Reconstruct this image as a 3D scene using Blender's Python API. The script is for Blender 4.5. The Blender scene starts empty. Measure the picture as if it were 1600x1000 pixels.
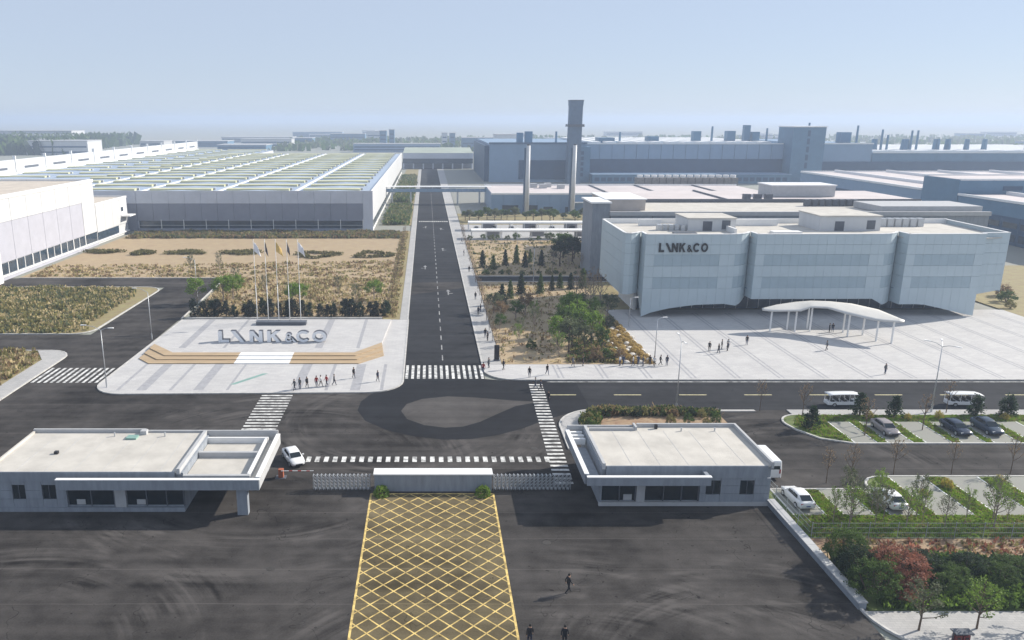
import bpy, bmesh, math, random
from mathutils import Vector, Matrix

# ------------------------------------------------------------------ camera, sky, sun, exposure
SC = bpy.context.scene
COL = SC.collection
cam_d = bpy.data.cameras.new("camera")
cam_d.sensor_width = 36.0
cam_d.lens = 36.0 * 1217.0 / 1600.0
cam_d.shift_x = (800.0 - 670.0) / 1600.0
cam_d.clip_start = 0.5
cam_d.clip_end = 30000.0
cam = bpy.data.objects.new("camera", cam_d)
COL.objects.link(cam)
cam.location = (0.0, 0.0, 40.0)
cam.rotation_euler = (math.radians(90.0 - 14.5116), 0.0, 0.0)
SC.camera = cam

SUN_V = Vector((1.62, 0.62, 1.0)).normalized()          # towards the sun: from the right, a little beyond the scene
SUN_EL = math.asin(SUN_V.z)
SUN_AZ = math.atan2(SUN_V.x, SUN_V.y)
world = bpy.data.worlds.new("World")
SC.world = world
world.use_nodes = True
wn = world.node_tree.nodes
sky = wn.new("ShaderNodeTexSky")
sky.sky_type = 'NISHITA'
sky.sun_disc = False
sky.sun_elevation = SUN_EL
sky.sun_rotation = SUN_AZ
sky.altitude = 50.0
sky.air_density = 0.8
sky.dust_density = 0.3
sky.ozone_density = 5.0
veil = wn.new("ShaderNodeMix"); veil.data_type = 'RGBA'; veil.inputs[0].default_value = 0.74        # thin even veil of high haze over the clear sky
veil.inputs[7].default_value = (5.3, 6.0, 7.2, 1.0)
world.node_tree.links.new(sky.outputs[0], veil.inputs[6])
world.node_tree.links.new(veil.outputs[2], wn["Background"].inputs[0])
wn["Background"].inputs[1].default_value = 0.082
sun_d = bpy.data.lights.new("sun", 'SUN')
sun_d.energy = 5.0
sun_d.angle = math.radians(0.55)
sun_d.color = (1.0, 0.93, 0.825)
sun = bpy.data.objects.new("sun", sun_d)
COL.objects.link(sun)
sun.rotation_euler = SUN_V.to_track_quat('Z', 'Y').to_euler()
sun.location = (120, 60, 120)
SC.view_settings.view_transform = 'Standard'
SC.view_settings.look = 'None'
SC.view_settings.exposure = 0.53
SC.view_settings.gamma = 1.0
SC.render.engine = 'CYCLES'
SC.cycles.use_denoising = True
SC.cycles.max_bounces = 5
SC.cycles.volume_bounces = 1
SC.cycles.transparent_max_bounces = 8

HAZE = 0.00042
R = random.Random(7)

# ------------------------------------------------------------------ materials
MATS = {}
def mat(name, col, rough=0.8, var=0.12, scale=0.6, spec=0.3, metal=0.0, col2=None, bump=0.0, bscale=8.0, stretch=(1, 1, 1), detail=5.0, trans=0.0):
    if name in MATS: return MATS[name]
    m = bpy.data.materials.new(name); m.use_nodes = True
    nt = m.node_tree; b = nt.nodes["Principled BSDF"]; L = nt.links.new
    b.inputs["Roughness"].default_value = rough
    b.inputs["Specular IOR Level"].default_value = spec
    b.inputs["Metallic"].default_value = metal
    c1 = tuple(max(0, c * (1 - var)) for c in col); c2 = col2 or tuple(min(1, c * (1 + var)) for c in col)
    geo = nt.nodes.new("ShaderNodeNewGeometry")
    mp = nt.nodes.new("ShaderNodeMapping"); mp.inputs["Scale"].default_value = stretch
    L(geo.outputs["Position"], mp.inputs["Vector"])
    nz = nt.nodes.new("ShaderNodeTexNoise"); nz.inputs["Scale"].default_value = scale; nz.inputs["Detail"].default_value = detail
    nz.inputs["Roughness"].default_value = 0.62
    L(mp.outputs[0], nz.inputs["Vector"])
    rp = nt.nodes.new("ShaderNodeValToRGB")
    rp.color_ramp.elements[0].position = 0.3; rp.color_ramp.elements[0].color = (*c1, 1)
    rp.color_ramp.elements[1].position = 0.7; rp.color_ramp.elements[1].color = (*c2, 1)
    L(nz.outputs["Fac"], rp.inputs[0]); L(rp.outputs[0], b.inputs["Base Color"])
    if bump:
        n2 = nt.nodes.new("ShaderNodeTexNoise"); n2.inputs["Scale"].default_value = bscale; n2.inputs["Detail"].default_value = 3
        L(geo.outputs["Position"], n2.inputs["Vector"])
        bp = nt.nodes.new("ShaderNodeBump"); bp.inputs["Strength"].default_value = bump; bp.inputs["Distance"].default_value = 0.1
        L(n2.outputs["Fac"], bp.inputs["Height"]); L(bp.outputs[0], b.inputs["Normal"])
    MATS[name] = m
    return m

def nmath(nt, op, a, b=None):
    n = nt.nodes.new("ShaderNodeMath"); n.operation = op
    for i, x in enumerate((a, b)):
        if x is None: continue
        if isinstance(x, (int, float)): n.inputs[i].default_value = x
        else: nt.links.new(x, n.inputs[i])
    return n.outputs[0]

def asphalt(name, base, tint, arcs=(), wear=0.5, rough=0.85):
    """worn asphalt: fine aggregate, large patches, straight tyre drag along X and turning arcs round given centres"""
    m = bpy.data.materials.new(name); m.use_nodes = True
    nt = m.node_tree; b = nt.nodes["Principled BSDF"]; L = nt.links.new
    b.inputs["Roughness"].default_value = rough; b.inputs["Specular IOR Level"].default_value = 0.06
    geo = nt.nodes.new("ShaderNodeNewGeometry")
    def noise(scale, st, detail=5):
        mp = nt.nodes.new("ShaderNodeMapping"); mp.inputs["Scale"].default_value = st
        L(geo.outputs["Position"], mp.inputs["Vector"])
        n = nt.nodes.new("ShaderNodeTexNoise"); n.inputs["Scale"].default_value = scale; n.inputs["Detail"].default_value = detail
        L(mp.outputs[0], n.inputs["Vector"]); return n.outputs["Fac"]
    patch = noise(0.09, (1, 1, 1)); drag = noise(0.5, (0.07, 1.0, 1)); grain = noise(6.0, (1, 1, 1), 2); mid = noise(0.55, (1, 1, 1))
    v = nmath(nt, 'ADD', nmath(nt, 'MULTIPLY', patch, 1.0), nmath(nt, 'MULTIPLY', drag, 0.75))
    v = nmath(nt, 'ADD', v, nmath(nt, 'MULTIPLY', mid, 0.55))
    v = nmath(nt, 'ADD', v, nmath(nt, 'MULTIPLY', grain, 0.3))
    tot = 2.6
    br_ = nt.nodes.new("ShaderNodeMapRange"); L(noise(0.17, (1.0, 1.3, 1), 3), br_.inputs[0]); br_.inputs[1].default_value = 0.42; br_.inputs[2].default_value = 0.68; br_.inputs[3].default_value = 0; br_.inputs[4].default_value = 1
    brk = br_.outputs[0]
    sep = nt.nodes.new("ShaderNodeSeparateXYZ"); L(geo.outputs["Position"], sep.inputs[0])
    for (ax, ay, r0, r1) in arcs:
        dx = nmath(nt, 'SUBTRACT', sep.outputs[0], ax); dy = nmath(nt, 'SUBTRACT', sep.outputs[1], ay)
        r = nmath(nt, 'SQRT', nmath(nt, 'ADD', nmath(nt, 'MULTIPLY', dx, dx), nmath(nt, 'MULTIPLY', dy, dy)))
        cb = nt.nodes.new("ShaderNodeCombineXYZ"); L(nmath(nt, 'MULTIPLY', r, 1.3), cb.inputs[0]); L(nmath(nt, 'MULTIPLY', patch, 3.0), cb.inputs[1])
        n = nt.nodes.new("ShaderNodeTexNoise"); n.inputs["Scale"].default_value = 1.0; n.inputs["Detail"].default_value = 3
        L(cb.outputs[0], n.inputs["Vector"])
        w = nt.nodes.new("ShaderNodeMapRange"); w.interpolation_type = 'SMOOTHSTEP'
        L(nmath(nt, 'ABSOLUTE', nmath(nt, 'SUBTRACT', r, (r0 + r1) / 2)), w.inputs[0])
        w.inputs[1].default_value = (r1 - r0) / 2; w.inputs[2].default_value = (r1 - r0) / 6; w.inputs[3].default_value = 0; w.inputs[4].default_value = 1
        a = nmath(nt, 'MULTIPLY', nmath(nt, 'MULTIPLY', nmath(nt, 'SUBTRACT', n.outputs["Fac"], 0.45), 2.0), nmath(nt, 'MULTIPLY', w.outputs[0], brk))
        v = nmath(nt, 'ADD', v, a)
    vo = nt.nodes.new("ShaderNodeTexVoronoi"); vo.feature = 'DISTANCE_TO_EDGE'; vo.inputs["Scale"].default_value = 0.11
    wv = nt.nodes.new("ShaderNodeVectorMath"); wv.operation = 'ADD'; L(geo.outputs["Position"], wv.inputs[0])
    wz = nt.nodes.new("ShaderNodeTexNoise"); wz.inputs["Scale"].default_value = 0.4; L(geo.outputs["Position"], wz.inputs["Vector"])
    ws = nt.nodes.new("ShaderNodeVectorMath"); ws.operation = 'SCALE'; ws.inputs[3].default_value = 5.0; L(wz.outputs["Color"], ws.inputs[0]); L(ws.outputs[0], wv.inputs[1])
    L(wv.outputs[0], vo.inputs["Vector"])
    crk = nmath(nt, 'LESS_THAN', vo.outputs["Distance"], 0.0035)
    v = nmath(nt, 'SUBTRACT', v, nmath(nt, 'MULTIPLY', nmath(nt, 'MULTIPLY', crk, brk), 0.45))
    spot = nmath(nt, 'GREATER_THAN', noise(1.7, (1, 1, 1), 2), 0.72)
    v = nmath(nt, 'SUBTRACT', v, nmath(nt, 'MULTIPLY', spot, 0.35))
    fr = nmath(nt, 'FRACT', nmath(nt, 'DIVIDE', nmath(nt, 'ADD', sep.outputs[1], nmath(nt, 'MULTIPLY', patch, 0.5)), 5.3))
    v = nmath(nt, 'ADD', v, nmath(nt, 'MULTIPLY', nmath(nt, 'MULTIPLY', nmath(nt, 'LESS_THAN', fr, 0.02), drag), 0.5))
    v = nmath(nt, 'DIVIDE', v, tot)
    rp = nt.nodes.new("ShaderNodeValToRGB")
    lo = tuple(base * t * (1 - wear) for t in tint); hi = tuple(base * t * (1 + wear * 1.3) for t in tint)
    rp.color_ramp.elements[0].position = 0.38; rp.color_ramp.elements[0].color = (*lo, 1)
    rp.color_ramp.elements[1].position = 0.66; rp.color_ramp.elements[1].color = (*hi, 1)
    L(v, rp.inputs[0]); L(rp.outputs[0], b.inputs["Base Color"])
    MATS[name] = m
    return m

def paving(name, col, col2, mortar, bw, bh, var=0.5):
    """small concrete pavers: brick pattern, joints as flat colour only"""
    m = bpy.data.materials.new(name); m.use_nodes = True
    nt = m.node_tree; b = nt.nodes["Principled BSDF"]; L = nt.links.new
    b.inputs["Roughness"].default_value = 0.8; b.inputs["Specular IOR Level"].default_value = 0.3
    geo = nt.nodes.new("ShaderNodeNewGeometry")
    br = nt.nodes.new("ShaderNodeTexBrick"); br.inputs["Scale"].default_value = 1.0
    br.inputs["Brick Width"].default_value = bw; br.inputs["Row Height"].default_value = bh; br.inputs["Mortar Size"].default_value = 0.012
    br.inputs["Color1"].default_value = (*col, 1); br.inputs["Color2"].default_value = (*col2, 1); br.inputs["Mortar"].default_value = (*mortar, 1)
    L(geo.outputs["Position"], br.inputs["Vector"])
    nz = nt.nodes.new("ShaderNodeTexNoise"); nz.inputs["Scale"].default_value = 0.16; nz.inputs["Detail"].default_value = 8
    nz.inputs["Roughness"].default_value = 0.65
    L(geo.outputs["Position"], nz.inputs["Vector"])
    rp = nt.nodes.new("ShaderNodeValToRGB"); rp.color_ramp.elements[0].position = 0.3; rp.color_ramp.elements[1].position = 0.68
    rp.color_ramp.elements[0].color = (0.80, 0.80, 0.81, 1)
    L(nz.outputs["Fac"], rp.inputs[0])
    mx = nt.nodes.new("ShaderNodeMix"); mx.data_type = 'RGBA'; mx.blend_type = 'MULTIPLY'; mx.inputs[0].default_value = var
    L(br.outputs["Color"], mx.inputs[6]); L(rp.outputs[0], mx.inputs[7]); L(mx.outputs[2], b.inputs["Base Color"])
    MATS[name] = m
    return m

def leafmat(name, c1, c2):
    m = mat(name, c1, rough=0.6, col2=c2, scale=0.9, var=0.35, spec=0.2, detail=6)
    nt = m.node_tree; b = nt.nodes["Principled BSDF"]
    tr = nt.nodes.new("ShaderNodeBsdfTranslucent"); mix = nt.nodes.new("ShaderNodeMixShader"); mix.inputs[0].default_value = 0.42
    src = b.inputs["Base Color"].links[0].from_socket
    nt.links.new(src, tr.inputs["Color"])
    nt.links.new(b.outputs[0], mix.inputs[1]); nt.links.new(tr.outputs[0], mix.inputs[2])
    nt.links.new(mix.outputs[0], nt.nodes["Material Output"].inputs["Surface"])
    return m

M_EARTH = mat("far_earth", (0.33, 0.325, 0.29), col2=(0.27, 0.285, 0.24), scale=0.02, var=0.15, detail=8)  # paled to the haze tone, so distance haze is partly in this colour
M_YARD = asphalt("yard_asphalt", 0.048, (1.06, 0.98, 0.93), arcs=((26, 46, 8, 22), (-36, 48, 10, 26), (-4, 100, 9, 24), (46, 86, 8, 18), (10, 36, 14, 34), (-18, 86, 12, 28)), wear=0.64)
M_ROAD = asphalt("road_asphalt", 0.032, (0.97, 1.0, 1.10), wear=0.38)
M_RING = asphalt("fresh_asphalt", 0.022, (0.95, 1.0, 1.14), wear=0.3)
M_WORN = asphalt("worn_asphalt", 0.072, (1.05, 0.98, 0.94), wear=0.35)
M_BOXF = asphalt("yellow_box_asphalt", 0.105, (1.12, 0.92, 0.55), wear=0.55)
def worn_paint(name, col, under, lo=0.38, hi=0.58):
    m = mat(name, col, col2=col, scale=1.1, var=0.1, detail=9)
    nt = m.node_tree; b = nt.nodes["Principled BSDF"]
    rp = b.inputs["Base Color"].links[0].from_node
    rp.color_ramp.elements[0].position = lo; rp.color_ramp.elements[0].color = (*under, 1)
    rp.color_ramp.elements[1].position = hi; rp.color_ramp.elements[1].color = (*col, 1)
    return m
M_WHITEP = worn_paint("white_road_paint", (0.70, 0.70, 0.68), (0.26, 0.26, 0.255))
M_DASHP = worn_paint("dull_lane_paint", (0.36, 0.36, 0.36), (0.16, 0.16, 0.165))
M_YELP = worn_paint("yellow_road_paint", (0.74, 0.55, 0.20), (0.30, 0.22, 0.085))
M_PLAZA = paving("plaza_paving", (0.48, 0.47, 0.465), (0.535, 0.525, 0.51), (0.38, 0.38, 0.38), 1.2, 0.6, 0.7)
M_STRIP = mat("grey_paving_strip", (0.33, 0.33, 0.345), var=0.15, scale=1.5)
M_WALK = paving("footway_paving", (0.40, 0.395, 0.385), (0.46, 0.45, 0.435), (0.28, 0.28, 0.28), 0.6, 0.3, 0.9)
M_KERB = mat("kerb_stone", (0.47, 0.46, 0.44), var=0.2, scale=1.2)
M_SAND = mat("dry_sandy_soil", (0.48, 0.35, 0.225), col2=(0.40, 0.315, 0.19), scale=0.35, var=0.3, bump=0.3, bscale=2.0, detail=8)
M_DRY = mat("dry_grass_soil", (0.36, 0.27, 0.15), col2=(0.29, 0.26, 0.12), scale=0.5, var=0.35, bump=0.3, bscale=3.0, detail=8)
M_REDSOIL = mat("red_brown_mulch", (0.34, 0.19, 0.12), col2=(0.38, 0.29, 0.18), scale=0.8, var=0.35, bump=0.5, bscale=5.0, detail=8)
M_LAWN = mat("lawn_soil", (0.10, 0.16, 0.035), col2=(0.15, 0.18, 0.055), scale=0.9, var=0.35, bump=0.4, bscale=6.0, detail=8)
M_CONC = mat("parking_concrete", (0.33, 0.32, 0.30), col2=(0.24, 0.25, 0.21), scale=1.4, var=0.25, detail=8)
M_WHITE = mat("white_cladding", (0.55, 0.56, 0.57), rough=0.5, var=0.07, scale=0.5, stretch=(1, 1, 0.12), detail=7)
M_WHITE2 = mat("white_trim", (0.78, 0.78, 0.77), rough=0.5, var=0.05, scale=1.0)
M_LAV = mat("lavender_grey_cladding", (0.41, 0.415, 0.47), rough=0.5, var=0.06, scale=0.4)
M_GREYW = mat("pale_grey_cladding", (0.55, 0.58, 0.645), rough=0.5, var=0.06, scale=0.3)
M_GREYD = mat("slate_grey_cladding", (0.235, 0.255, 0.315), rough=0.5, var=0.08, scale=0.3)
M_BLUEW = mat("pale_blue_cladding", (0.215, 0.31, 0.425), rough=0.5, var=0.06, scale=0.2)
M_BLUED = mat("deep_blue_cladding", (0.04, 0.085, 0.15), rough=0.5, var=0.12, scale=0.2)
M_BLUEM = mat("mid_blue_cladding", (0.10, 0.195, 0.295), rough=0.5, var=0.1, scale=0.2)
M_ROOFB = mat("beige_roof_membrane", (0.53, 0.47, 0.40), var=0.15, scale=0.25, detail=8)
M_ROOFW = mat("pale_roof_screed", (0.50, 0.475, 0.43), var=0.14, scale=0.4, detail=8)
M_ROOFBL = mat("blue_grey_metal_roof", (0.33, 0.40, 0.50), rough=0.5, var=0.1, scale=0.08, stretch=(1, 0.2, 1))
M_SKYL = mat("olive_cream_skylight", (0.55, 0.54, 0.35), rough=0.5, var=0.12, scale=0.15)
M_ROOFPK = mat("pink_grey_roof", (0.55, 0.50, 0.49), var=0.1, scale=0.1, detail=8)
M_GLASS = mat("dark_window_glass", (0.012, 0.020, 0.026), rough=0.06, var=0.3, spec=0.4)
M_GLASSB = mat("blue_window_glass", (0.03, 0.05, 0.075), rough=0.12, var=0.3, spec=0.6)
M_STONE = mat("grey_stone_cladding", (0.25, 0.275, 0.31), rough=0.6, var=0.16, scale=1.6, stretch=(1.2, 1.2, 0.22), detail=7)
M_STONEL = mat("pale_stone_cladding", (0.43, 0.435, 0.44), rough=0.6, var=0.08, scale=1.0)
M_STEEL = mat("galvanised_steel", (0.50, 0.52, 0.54), rough=0.4, var=0.05, metal=0.5)
M_STEELD = mat("dark_steel", (0.10, 0.11, 0.13), rough=0.5, var=0.1)
M_CONCT = mat("blue_grey_concrete", (0.105, 0.155, 0.225), rough=0.8, var=0.12, scale=0.3)
M_PERF = mat("perforated_white_metal", (0.47, 0.55, 0.585), rough=0.55, var=0.035, scale=0.3)
M_PERFD = mat("window_behind_perforation", (0.36, 0.445, 0.49), rough=0.5, var=0.05, scale=0.5)
M_WOOD = mat("tan_timber_decking", (0.41, 0.305, 0.19), rough=0.7, var=0.2, scale=1.2, stretch=(0.3, 3, 1))
M_LETTER = mat("white_letter_paint", (0.86, 0.87, 0.88), rough=0.4, var=0.03)
M_LETTERS = mat("painted_shade_letter_side", (0.05, 0.055, 0.07), rough=0.5, var=0.1)  # white letters with darkened sides: shade inside the counters put into the colour
M_BLACK = mat("black_plastic", (0.02, 0.02, 0.023), rough=0.5, var=0.2)
M_RUBBER = mat("tyre_rubber", (0.02, 0.02, 0.02), rough=0.9, var=0.1)
M_RED = mat("signal_red", (0.45, 0.05, 0.04), rough=0.5, var=0.1)
M_ORANGE = mat("rust_red_cabinet", (0.40, 0.12, 0.06), rough=0.5, var=0.1)
M_GOLD = mat("golden_flag_cloth", (0.62, 0.42, 0.14), rough=0.8, var=0.1)
M_FLAGW = mat("white_flag_cloth", (0.72, 0.71, 0.73), rough=0.8, var=0.05)
M_FLAGD = mat("dark_flag_cloth", (0.035, 0.035, 0.045), rough=0.8, var=0.2)
M_GREENG = mat("green_glass_panel", (0.20, 0.34, 0.29), rough=0.3, var=0.12, scale=0.7)
M_BARK = mat("bark", (0.12, 0.085, 0.06), var=0.25, scale=4.0)
M_BARKP = mat("pale_bark", (0.27, 0.22, 0.18), var=0.2, scale=4.0)
L_CON = leafmat("conifer_needles", (0.022, 0.045, 0.024), (0.045, 0.078, 0.038))
L_JUN = leafmat("juniper_needles", (0.022, 0.034, 0.026), (0.045, 0.062, 0.040))
L_MID = leafmat("mid_green_leaves", (0.055, 0.105, 0.026), (0.12, 0.19, 0.045))
L_SPR = leafmat("spring_green_leaves", (0.13, 0.235, 0.03), (0.25, 0.37, 0.065))
L_GRY = leafmat("grey_green_leaves", (0.095, 0.125, 0.065), (0.18, 0.205, 0.11))
L_RED = leafmat("coppery_red_leaves", (0.21, 0.075, 0.045), (0.38, 0.17, 0.115))
L_BRN = leafmat("dry_brown_leaves", (0.24, 0.16, 0.09), (0.36, 0.26, 0.15))
L_YEL = leafmat("yellow_forsythia_leaves", (0.42, 0.34, 0.05), (0.55, 0.46, 0.10))
L_STRAW = leafmat("straw_grass", (0.55, 0.44, 0.23), (0.68, 0.57, 0.34))
L_OLIVE = leafmat("olive_grass", (0.20, 0.19, 0.065), (0.33, 0.30, 0.12))
L_LAWN = leafmat("lawn_grass", (0.15, 0.285, 0.025), (0.27, 0.40, 0.05))

# ------------------------------------------------------------------ mesh helpers
class MB:
    def __init__(s): s.v = []; s.f = []; s.m = []
    def poly(s, pts, mi=0):
        n = len(s.v); s.v += [tuple(p) for p in pts]; s.f.append(tuple(range(n, n + len(pts)))); s.m.append(mi); return s
    def box(s, x0, x1, y0, y1, z0, z1, mi=0):
        n = len(s.v)
        s.v += [(x0, y0, z0), (x1, y0, z0), (x1, y1, z0), (x0, y1, z0), (x0, y0, z1), (x1, y0, z1), (x1, y1, z1), (x0, y1, z1)]
        for q in ((0, 3, 2, 1), (4, 5, 6, 7), (0, 1, 5, 4), (1, 2, 6, 5), (2, 3, 7, 6), (3, 0, 4, 7)):
            s.f.append(tuple(n + i for i in q)); s.m.append(mi)
        return s
    def prism(s, poly, z0, z1, mi=0, side=None):
        a = sum(poly[i][0] * poly[(i + 1) % len(poly)][1] - poly[(i + 1) % len(poly)][0] * poly[i][1] for i in range(len(poly)))
        if a < 0: poly = poly[::-1]
        n = len(s.v); k = len(poly)
        s.v += [(p[0], p[1], z0) for p in poly] + [(p[0], p[1], z1) for p in poly]
        s.f.append(tuple(n + k + i for i in range(k))); s.m.append(mi)
        s.f.append(tuple(n + k - 1 - i for i in range(k))); s.m.append(mi)
        for i in range(k):
            j = (i + 1) % k
            s.f.append((n + i, n + j, n + k + j, n + k + i)); s.m.append(mi if side is None else side)
        return s
    def vprism(s, poly, y0, y1, mi=0):
        """polygon in the XZ plane pushed from y0 (towards the camera) to y1"""
        a = sum(poly[i][0] * poly[(i + 1) % len(poly)][1] - poly[(i + 1) % len(poly)][0] * poly[i][1] for i in range(len(poly)))
        if a < 0: poly = poly[::-1]
        n = len(s.v); k = len(poly)
        s.v += [(p[0], y0, p[1]) for p in poly] + [(p[0], y1, p[1]) for p in poly]
        s.f.append(tuple(n + i for i in range(k))); s.m.append(mi)
        s.f.append(tuple(n + 2 * k - 1 - i for i in range(k))); s.m.append(mi)
        for i in range(k):
            j = (i + 1) % k
            s.f.append((n + j, n + i, n + k + i, n + k + j)); s.m.append(mi)
        return s
    def tube(s, p0, p1, r0, r1=None, n=6, mi=0, cap=True):
        r1 = r0 if r1 is None else r1
        p0 = Vector(p0); p1 = Vector(p1); d = (p1 - p0)
        if d.length < 1e-6: return s
        d.normalize(); a = d.orthogonal().normalized(); b = d.cross(a); k = len(s.v)
        for (p, r) in ((p0, r0), (p1, r1)):
            for i in range(n):
                t = 2 * math.pi * i / n; q = p + (a * math.cos(t) + b * math.sin(t)) * r; s.v.append(tuple(q))
        for i in range(n):
            j = (i + 1) % n; s.f.append((k + i, k + j, k + n + j, k + n + i)); s.m.append(mi)
        if cap:
            s.f.append(tuple(k + n - 1 - i for i in range(n))); s.m.append(mi)
            s.f.append(tuple(k + n + i for i in range(n))); s.m.append(mi)
        return s
    def path(s, pts, r0, r1=None, n=6, mi=0):
        r1 = r0 if r1 is None else r1
        m = len(pts) - 1
        for i in range(m): s.tube(pts[i], pts[i + 1], r0 + (r1 - r0) * i / m, r0 + (r1 - r0) * (i + 1) / m, n, mi)
        return s
    def loft(s, rings, mi=0, closed=True, cap=True):
        k = len(rings[0]); n = len(s.v)
        for r in rings: s.v += [tuple(p) for p in r]
        for a in range(len(rings) - 1):
            for i in range(k if closed else k - 1):
                j = (i + 1) % k
                s.f.append((n + a * k + i, n + a * k + j, n + (a + 1) * k + j, n + (a + 1) * k + i)); s.m.append(mi)
        if cap and closed:
            s.f.append(tuple(n + k - 1 - i for i in range(k))); s.m.append(mi)
            e = n + (len(rings) - 1) * k
            s.f.append(tuple(e + i for i in range(k))); s.m.append(mi)
        return s
    def mesh(s, name, mats, smooth=False, off=(0, 0, 0)):
        me = bpy.data.meshes.new(name)
        v = s.v if off == (0, 0, 0) else [(a - off[0], b - off[1], c - off[2]) for a, b, c in s.v]
        me.from_pydata(v, [], s.f)
        for m in (mats if isinstance(mats, (list, tuple)) else [mats]): me.materials.append(m)
        me.polygons.foreach_set("material_index", s.m)
        if smooth: me.polygons.foreach_set("use_smooth", [True] * len(s.f))
        me.update()
        return me
    def build(s, name, mats, parent=None, smooth=False):
        """world-space vertices; a child is stored relative to its (unrotated) parents"""
        off = (0, 0, 0); p = parent
        while p is not None:
            off = tuple(off[i] + p.location[i] for i in range(3)); p = p.parent
        return link(name, s.mesh(name, mats, smooth, off), parent)

def link(name, me, parent=None):
    o = bpy.data.objects.new(name, me); COL.objects.link(o)
    if parent is not None: o.parent = parent
    return o
def tag(o, label=None, cat=None, group=None, kind=None):
    if label: o["label"] = label
    if cat: o["category"] = cat
    if group: o["group"] = group
    if kind: o["kind"] = kind
    return o
def thing(name, label, cat, loc=(0, 0, 0), group=None, rz=0.0):
    o = bpy.data.objects.new(name, None); COL.objects.link(o)
    o.location = loc; o.rotation_euler = (0, 0, rz); o.empty_display_size = 0.5
    return tag(o, label, cat, group)
def copy_tree(o, parent=None, kids={}):
    c = o.copy(); COL.objects.link(c); c.parent = parent
    for ch in list(o.children): copy_tree(ch, c)
    return c
def sheet(name, poly, z, m, parent=None):
    a = sum(poly[i][0] * poly[(i + 1) % len(poly)][1] - poly[(i + 1) % len(poly)][0] * poly[i][1] for i in range(len(poly)))
    if a < 0: poly = poly[::-1]
    o = MB().poly([(x, y, z) for x, y in poly]).build(name, m, parent)
    if parent is None: tag(o, kind="structure")
    return o
def slab(name, poly, z0, z1, m, parent=None):
    o = MB().prism(poly, z0, z1).build(name, m, parent)
    if parent is None: tag(o, kind="structure")
    return o
def rect(x0, x1, y0, y1): return [(x0, y0), (x1, y0), (x1, y1), (x0, y1)]
def arc(cx, cy, r, a0, a1, n=8): return [(cx + r * math.cos(math.radians(a0 + (a1 - a0) * i / n)), cy + r * math.sin(math.radians(a0 + (a1 - a0) * i / n))) for i in range(n + 1)]
def kerb(pts, w=0.3, h=0.17, name="kerb", closed=False):
    """kerb stones as one run along a polyline, standing on the roadway"""
    P = [Vector((p[0], p[1])) for p in pts]; n = len(P); L = []; Rr = []
    for i in range(n):
        a = P[i - 1] if (i > 0 or closed) else P[i]; b = P[(i + 1) % n] if (i < n - 1 or closed) else P[i]
        d = (b - a).normalized(); q = Vector((-d.y, d.x)) * w / 2
        L.append(P[i] + q); Rr.append(P[i] - q)
    rings = [[(Rr[i].x, Rr[i].y, -0.03), (Rr[i].x, Rr[i].y, h), (L[i].x, L[i].y, h), (L[i].x, L[i].y, -0.03)] for i in range(n)]
    if closed: rings.append(rings[0])
    o = MB().loft(rings, cap=not closed).build(name, M_KERB)
    return tag(o, kind="structure")
ORD = ["first", "second", "third", "fourth", "fifth", "sixth", "seventh", "eighth", "ninth", "tenth", "eleventh", "twelfth", "thirteenth", "fourteenth", "fifteenth", "sixteenth", "seventeenth", "eighteenth", "nineteenth", "twentieth", "twenty-first", "twenty-second", "twenty-third", "twenty-fourth", "twenty-fifth", "twenty-sixth", "twenty-seventh", "twenty-eighth"]
# ------------------------------------------------------------------ ground, roads, pavements
sheet("ground", rect(-9000, 9000, -600, 14000), -0.12, M_EARTH)
def xl(y): return -4.1 - 0.0036 * (y - 118)
def xr(y): return 8.9 - 0.0041 * (y - 118)
yard = sheet("forecourt_asphalt", [(-140, 10), (36.2, 10), (36.2, 56), (36.2, 78), (140, 78), (140, 116.6), (-51.2, 116.6), (-51.2, 116.7), (-64.6, 116.7), (-64.6, 50), (-140, 50)], 0.0, M_YARD)
sheet("side_road", [(-64.6, 116.7), (-51.2, 116.7), (-51.2, 155), (-52.6, 197.5), (-118, 197.5), (-118, 186.6), (-64.6, 186.6), (-64.6, 143.4), (-140, 143.4), (-140, 132.9), (-64.6, 132.9)], 0.002, M_YARD)
sheet("main_road", [(xl(116), 116.6), (xr(116), 116.6), (xr(660), 660), (xl(660), 660)], 0.002, M_ROAD)
sheet("cross_road", rect(17, 140, 103.6, 116.6), 0.005, M_ROAD)
sheet("garden_lane", rect(11.8, 60, 193.2, 199.8), 0.0, M_ROAD)
sheet("fresh_road_patch", [(xr(116), 117.2), (xl(116), 117.2), (-5.6, 113.6), (-8.6, 110.4), (-9.9, 107), (-10.1, 103.5), (-8.7, 99.6), (-5.6, 96.3), (-2, 94.2), (2, 93.1), (5.5, 93.3), (9, 94.6), (12.6, 96.9), (16, 99.9), (19.5, 102.3), (23, 103.6), (23, 116.4), (12, 116.4)], 0.010, M_RING)
sheet("worn_road_patch", [(-3.9, 103.3), (-3.2, 106), (-1, 108.1), (2.8, 109.2), (7, 108.7), (12, 107.5), (16, 106.9), (12.5, 105.2), (9.5, 102), (7, 99.2), (4.6, 97.5), (2.2, 97.1), (-0.6, 98), (-3, 100.2)], 0.014, M_WORN)
sheet("seam_patch", [(xl(178), 178), (xr(192), 186), (xr(192), 193), (xl(192), 192)], 0.006, M_YARD)

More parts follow.
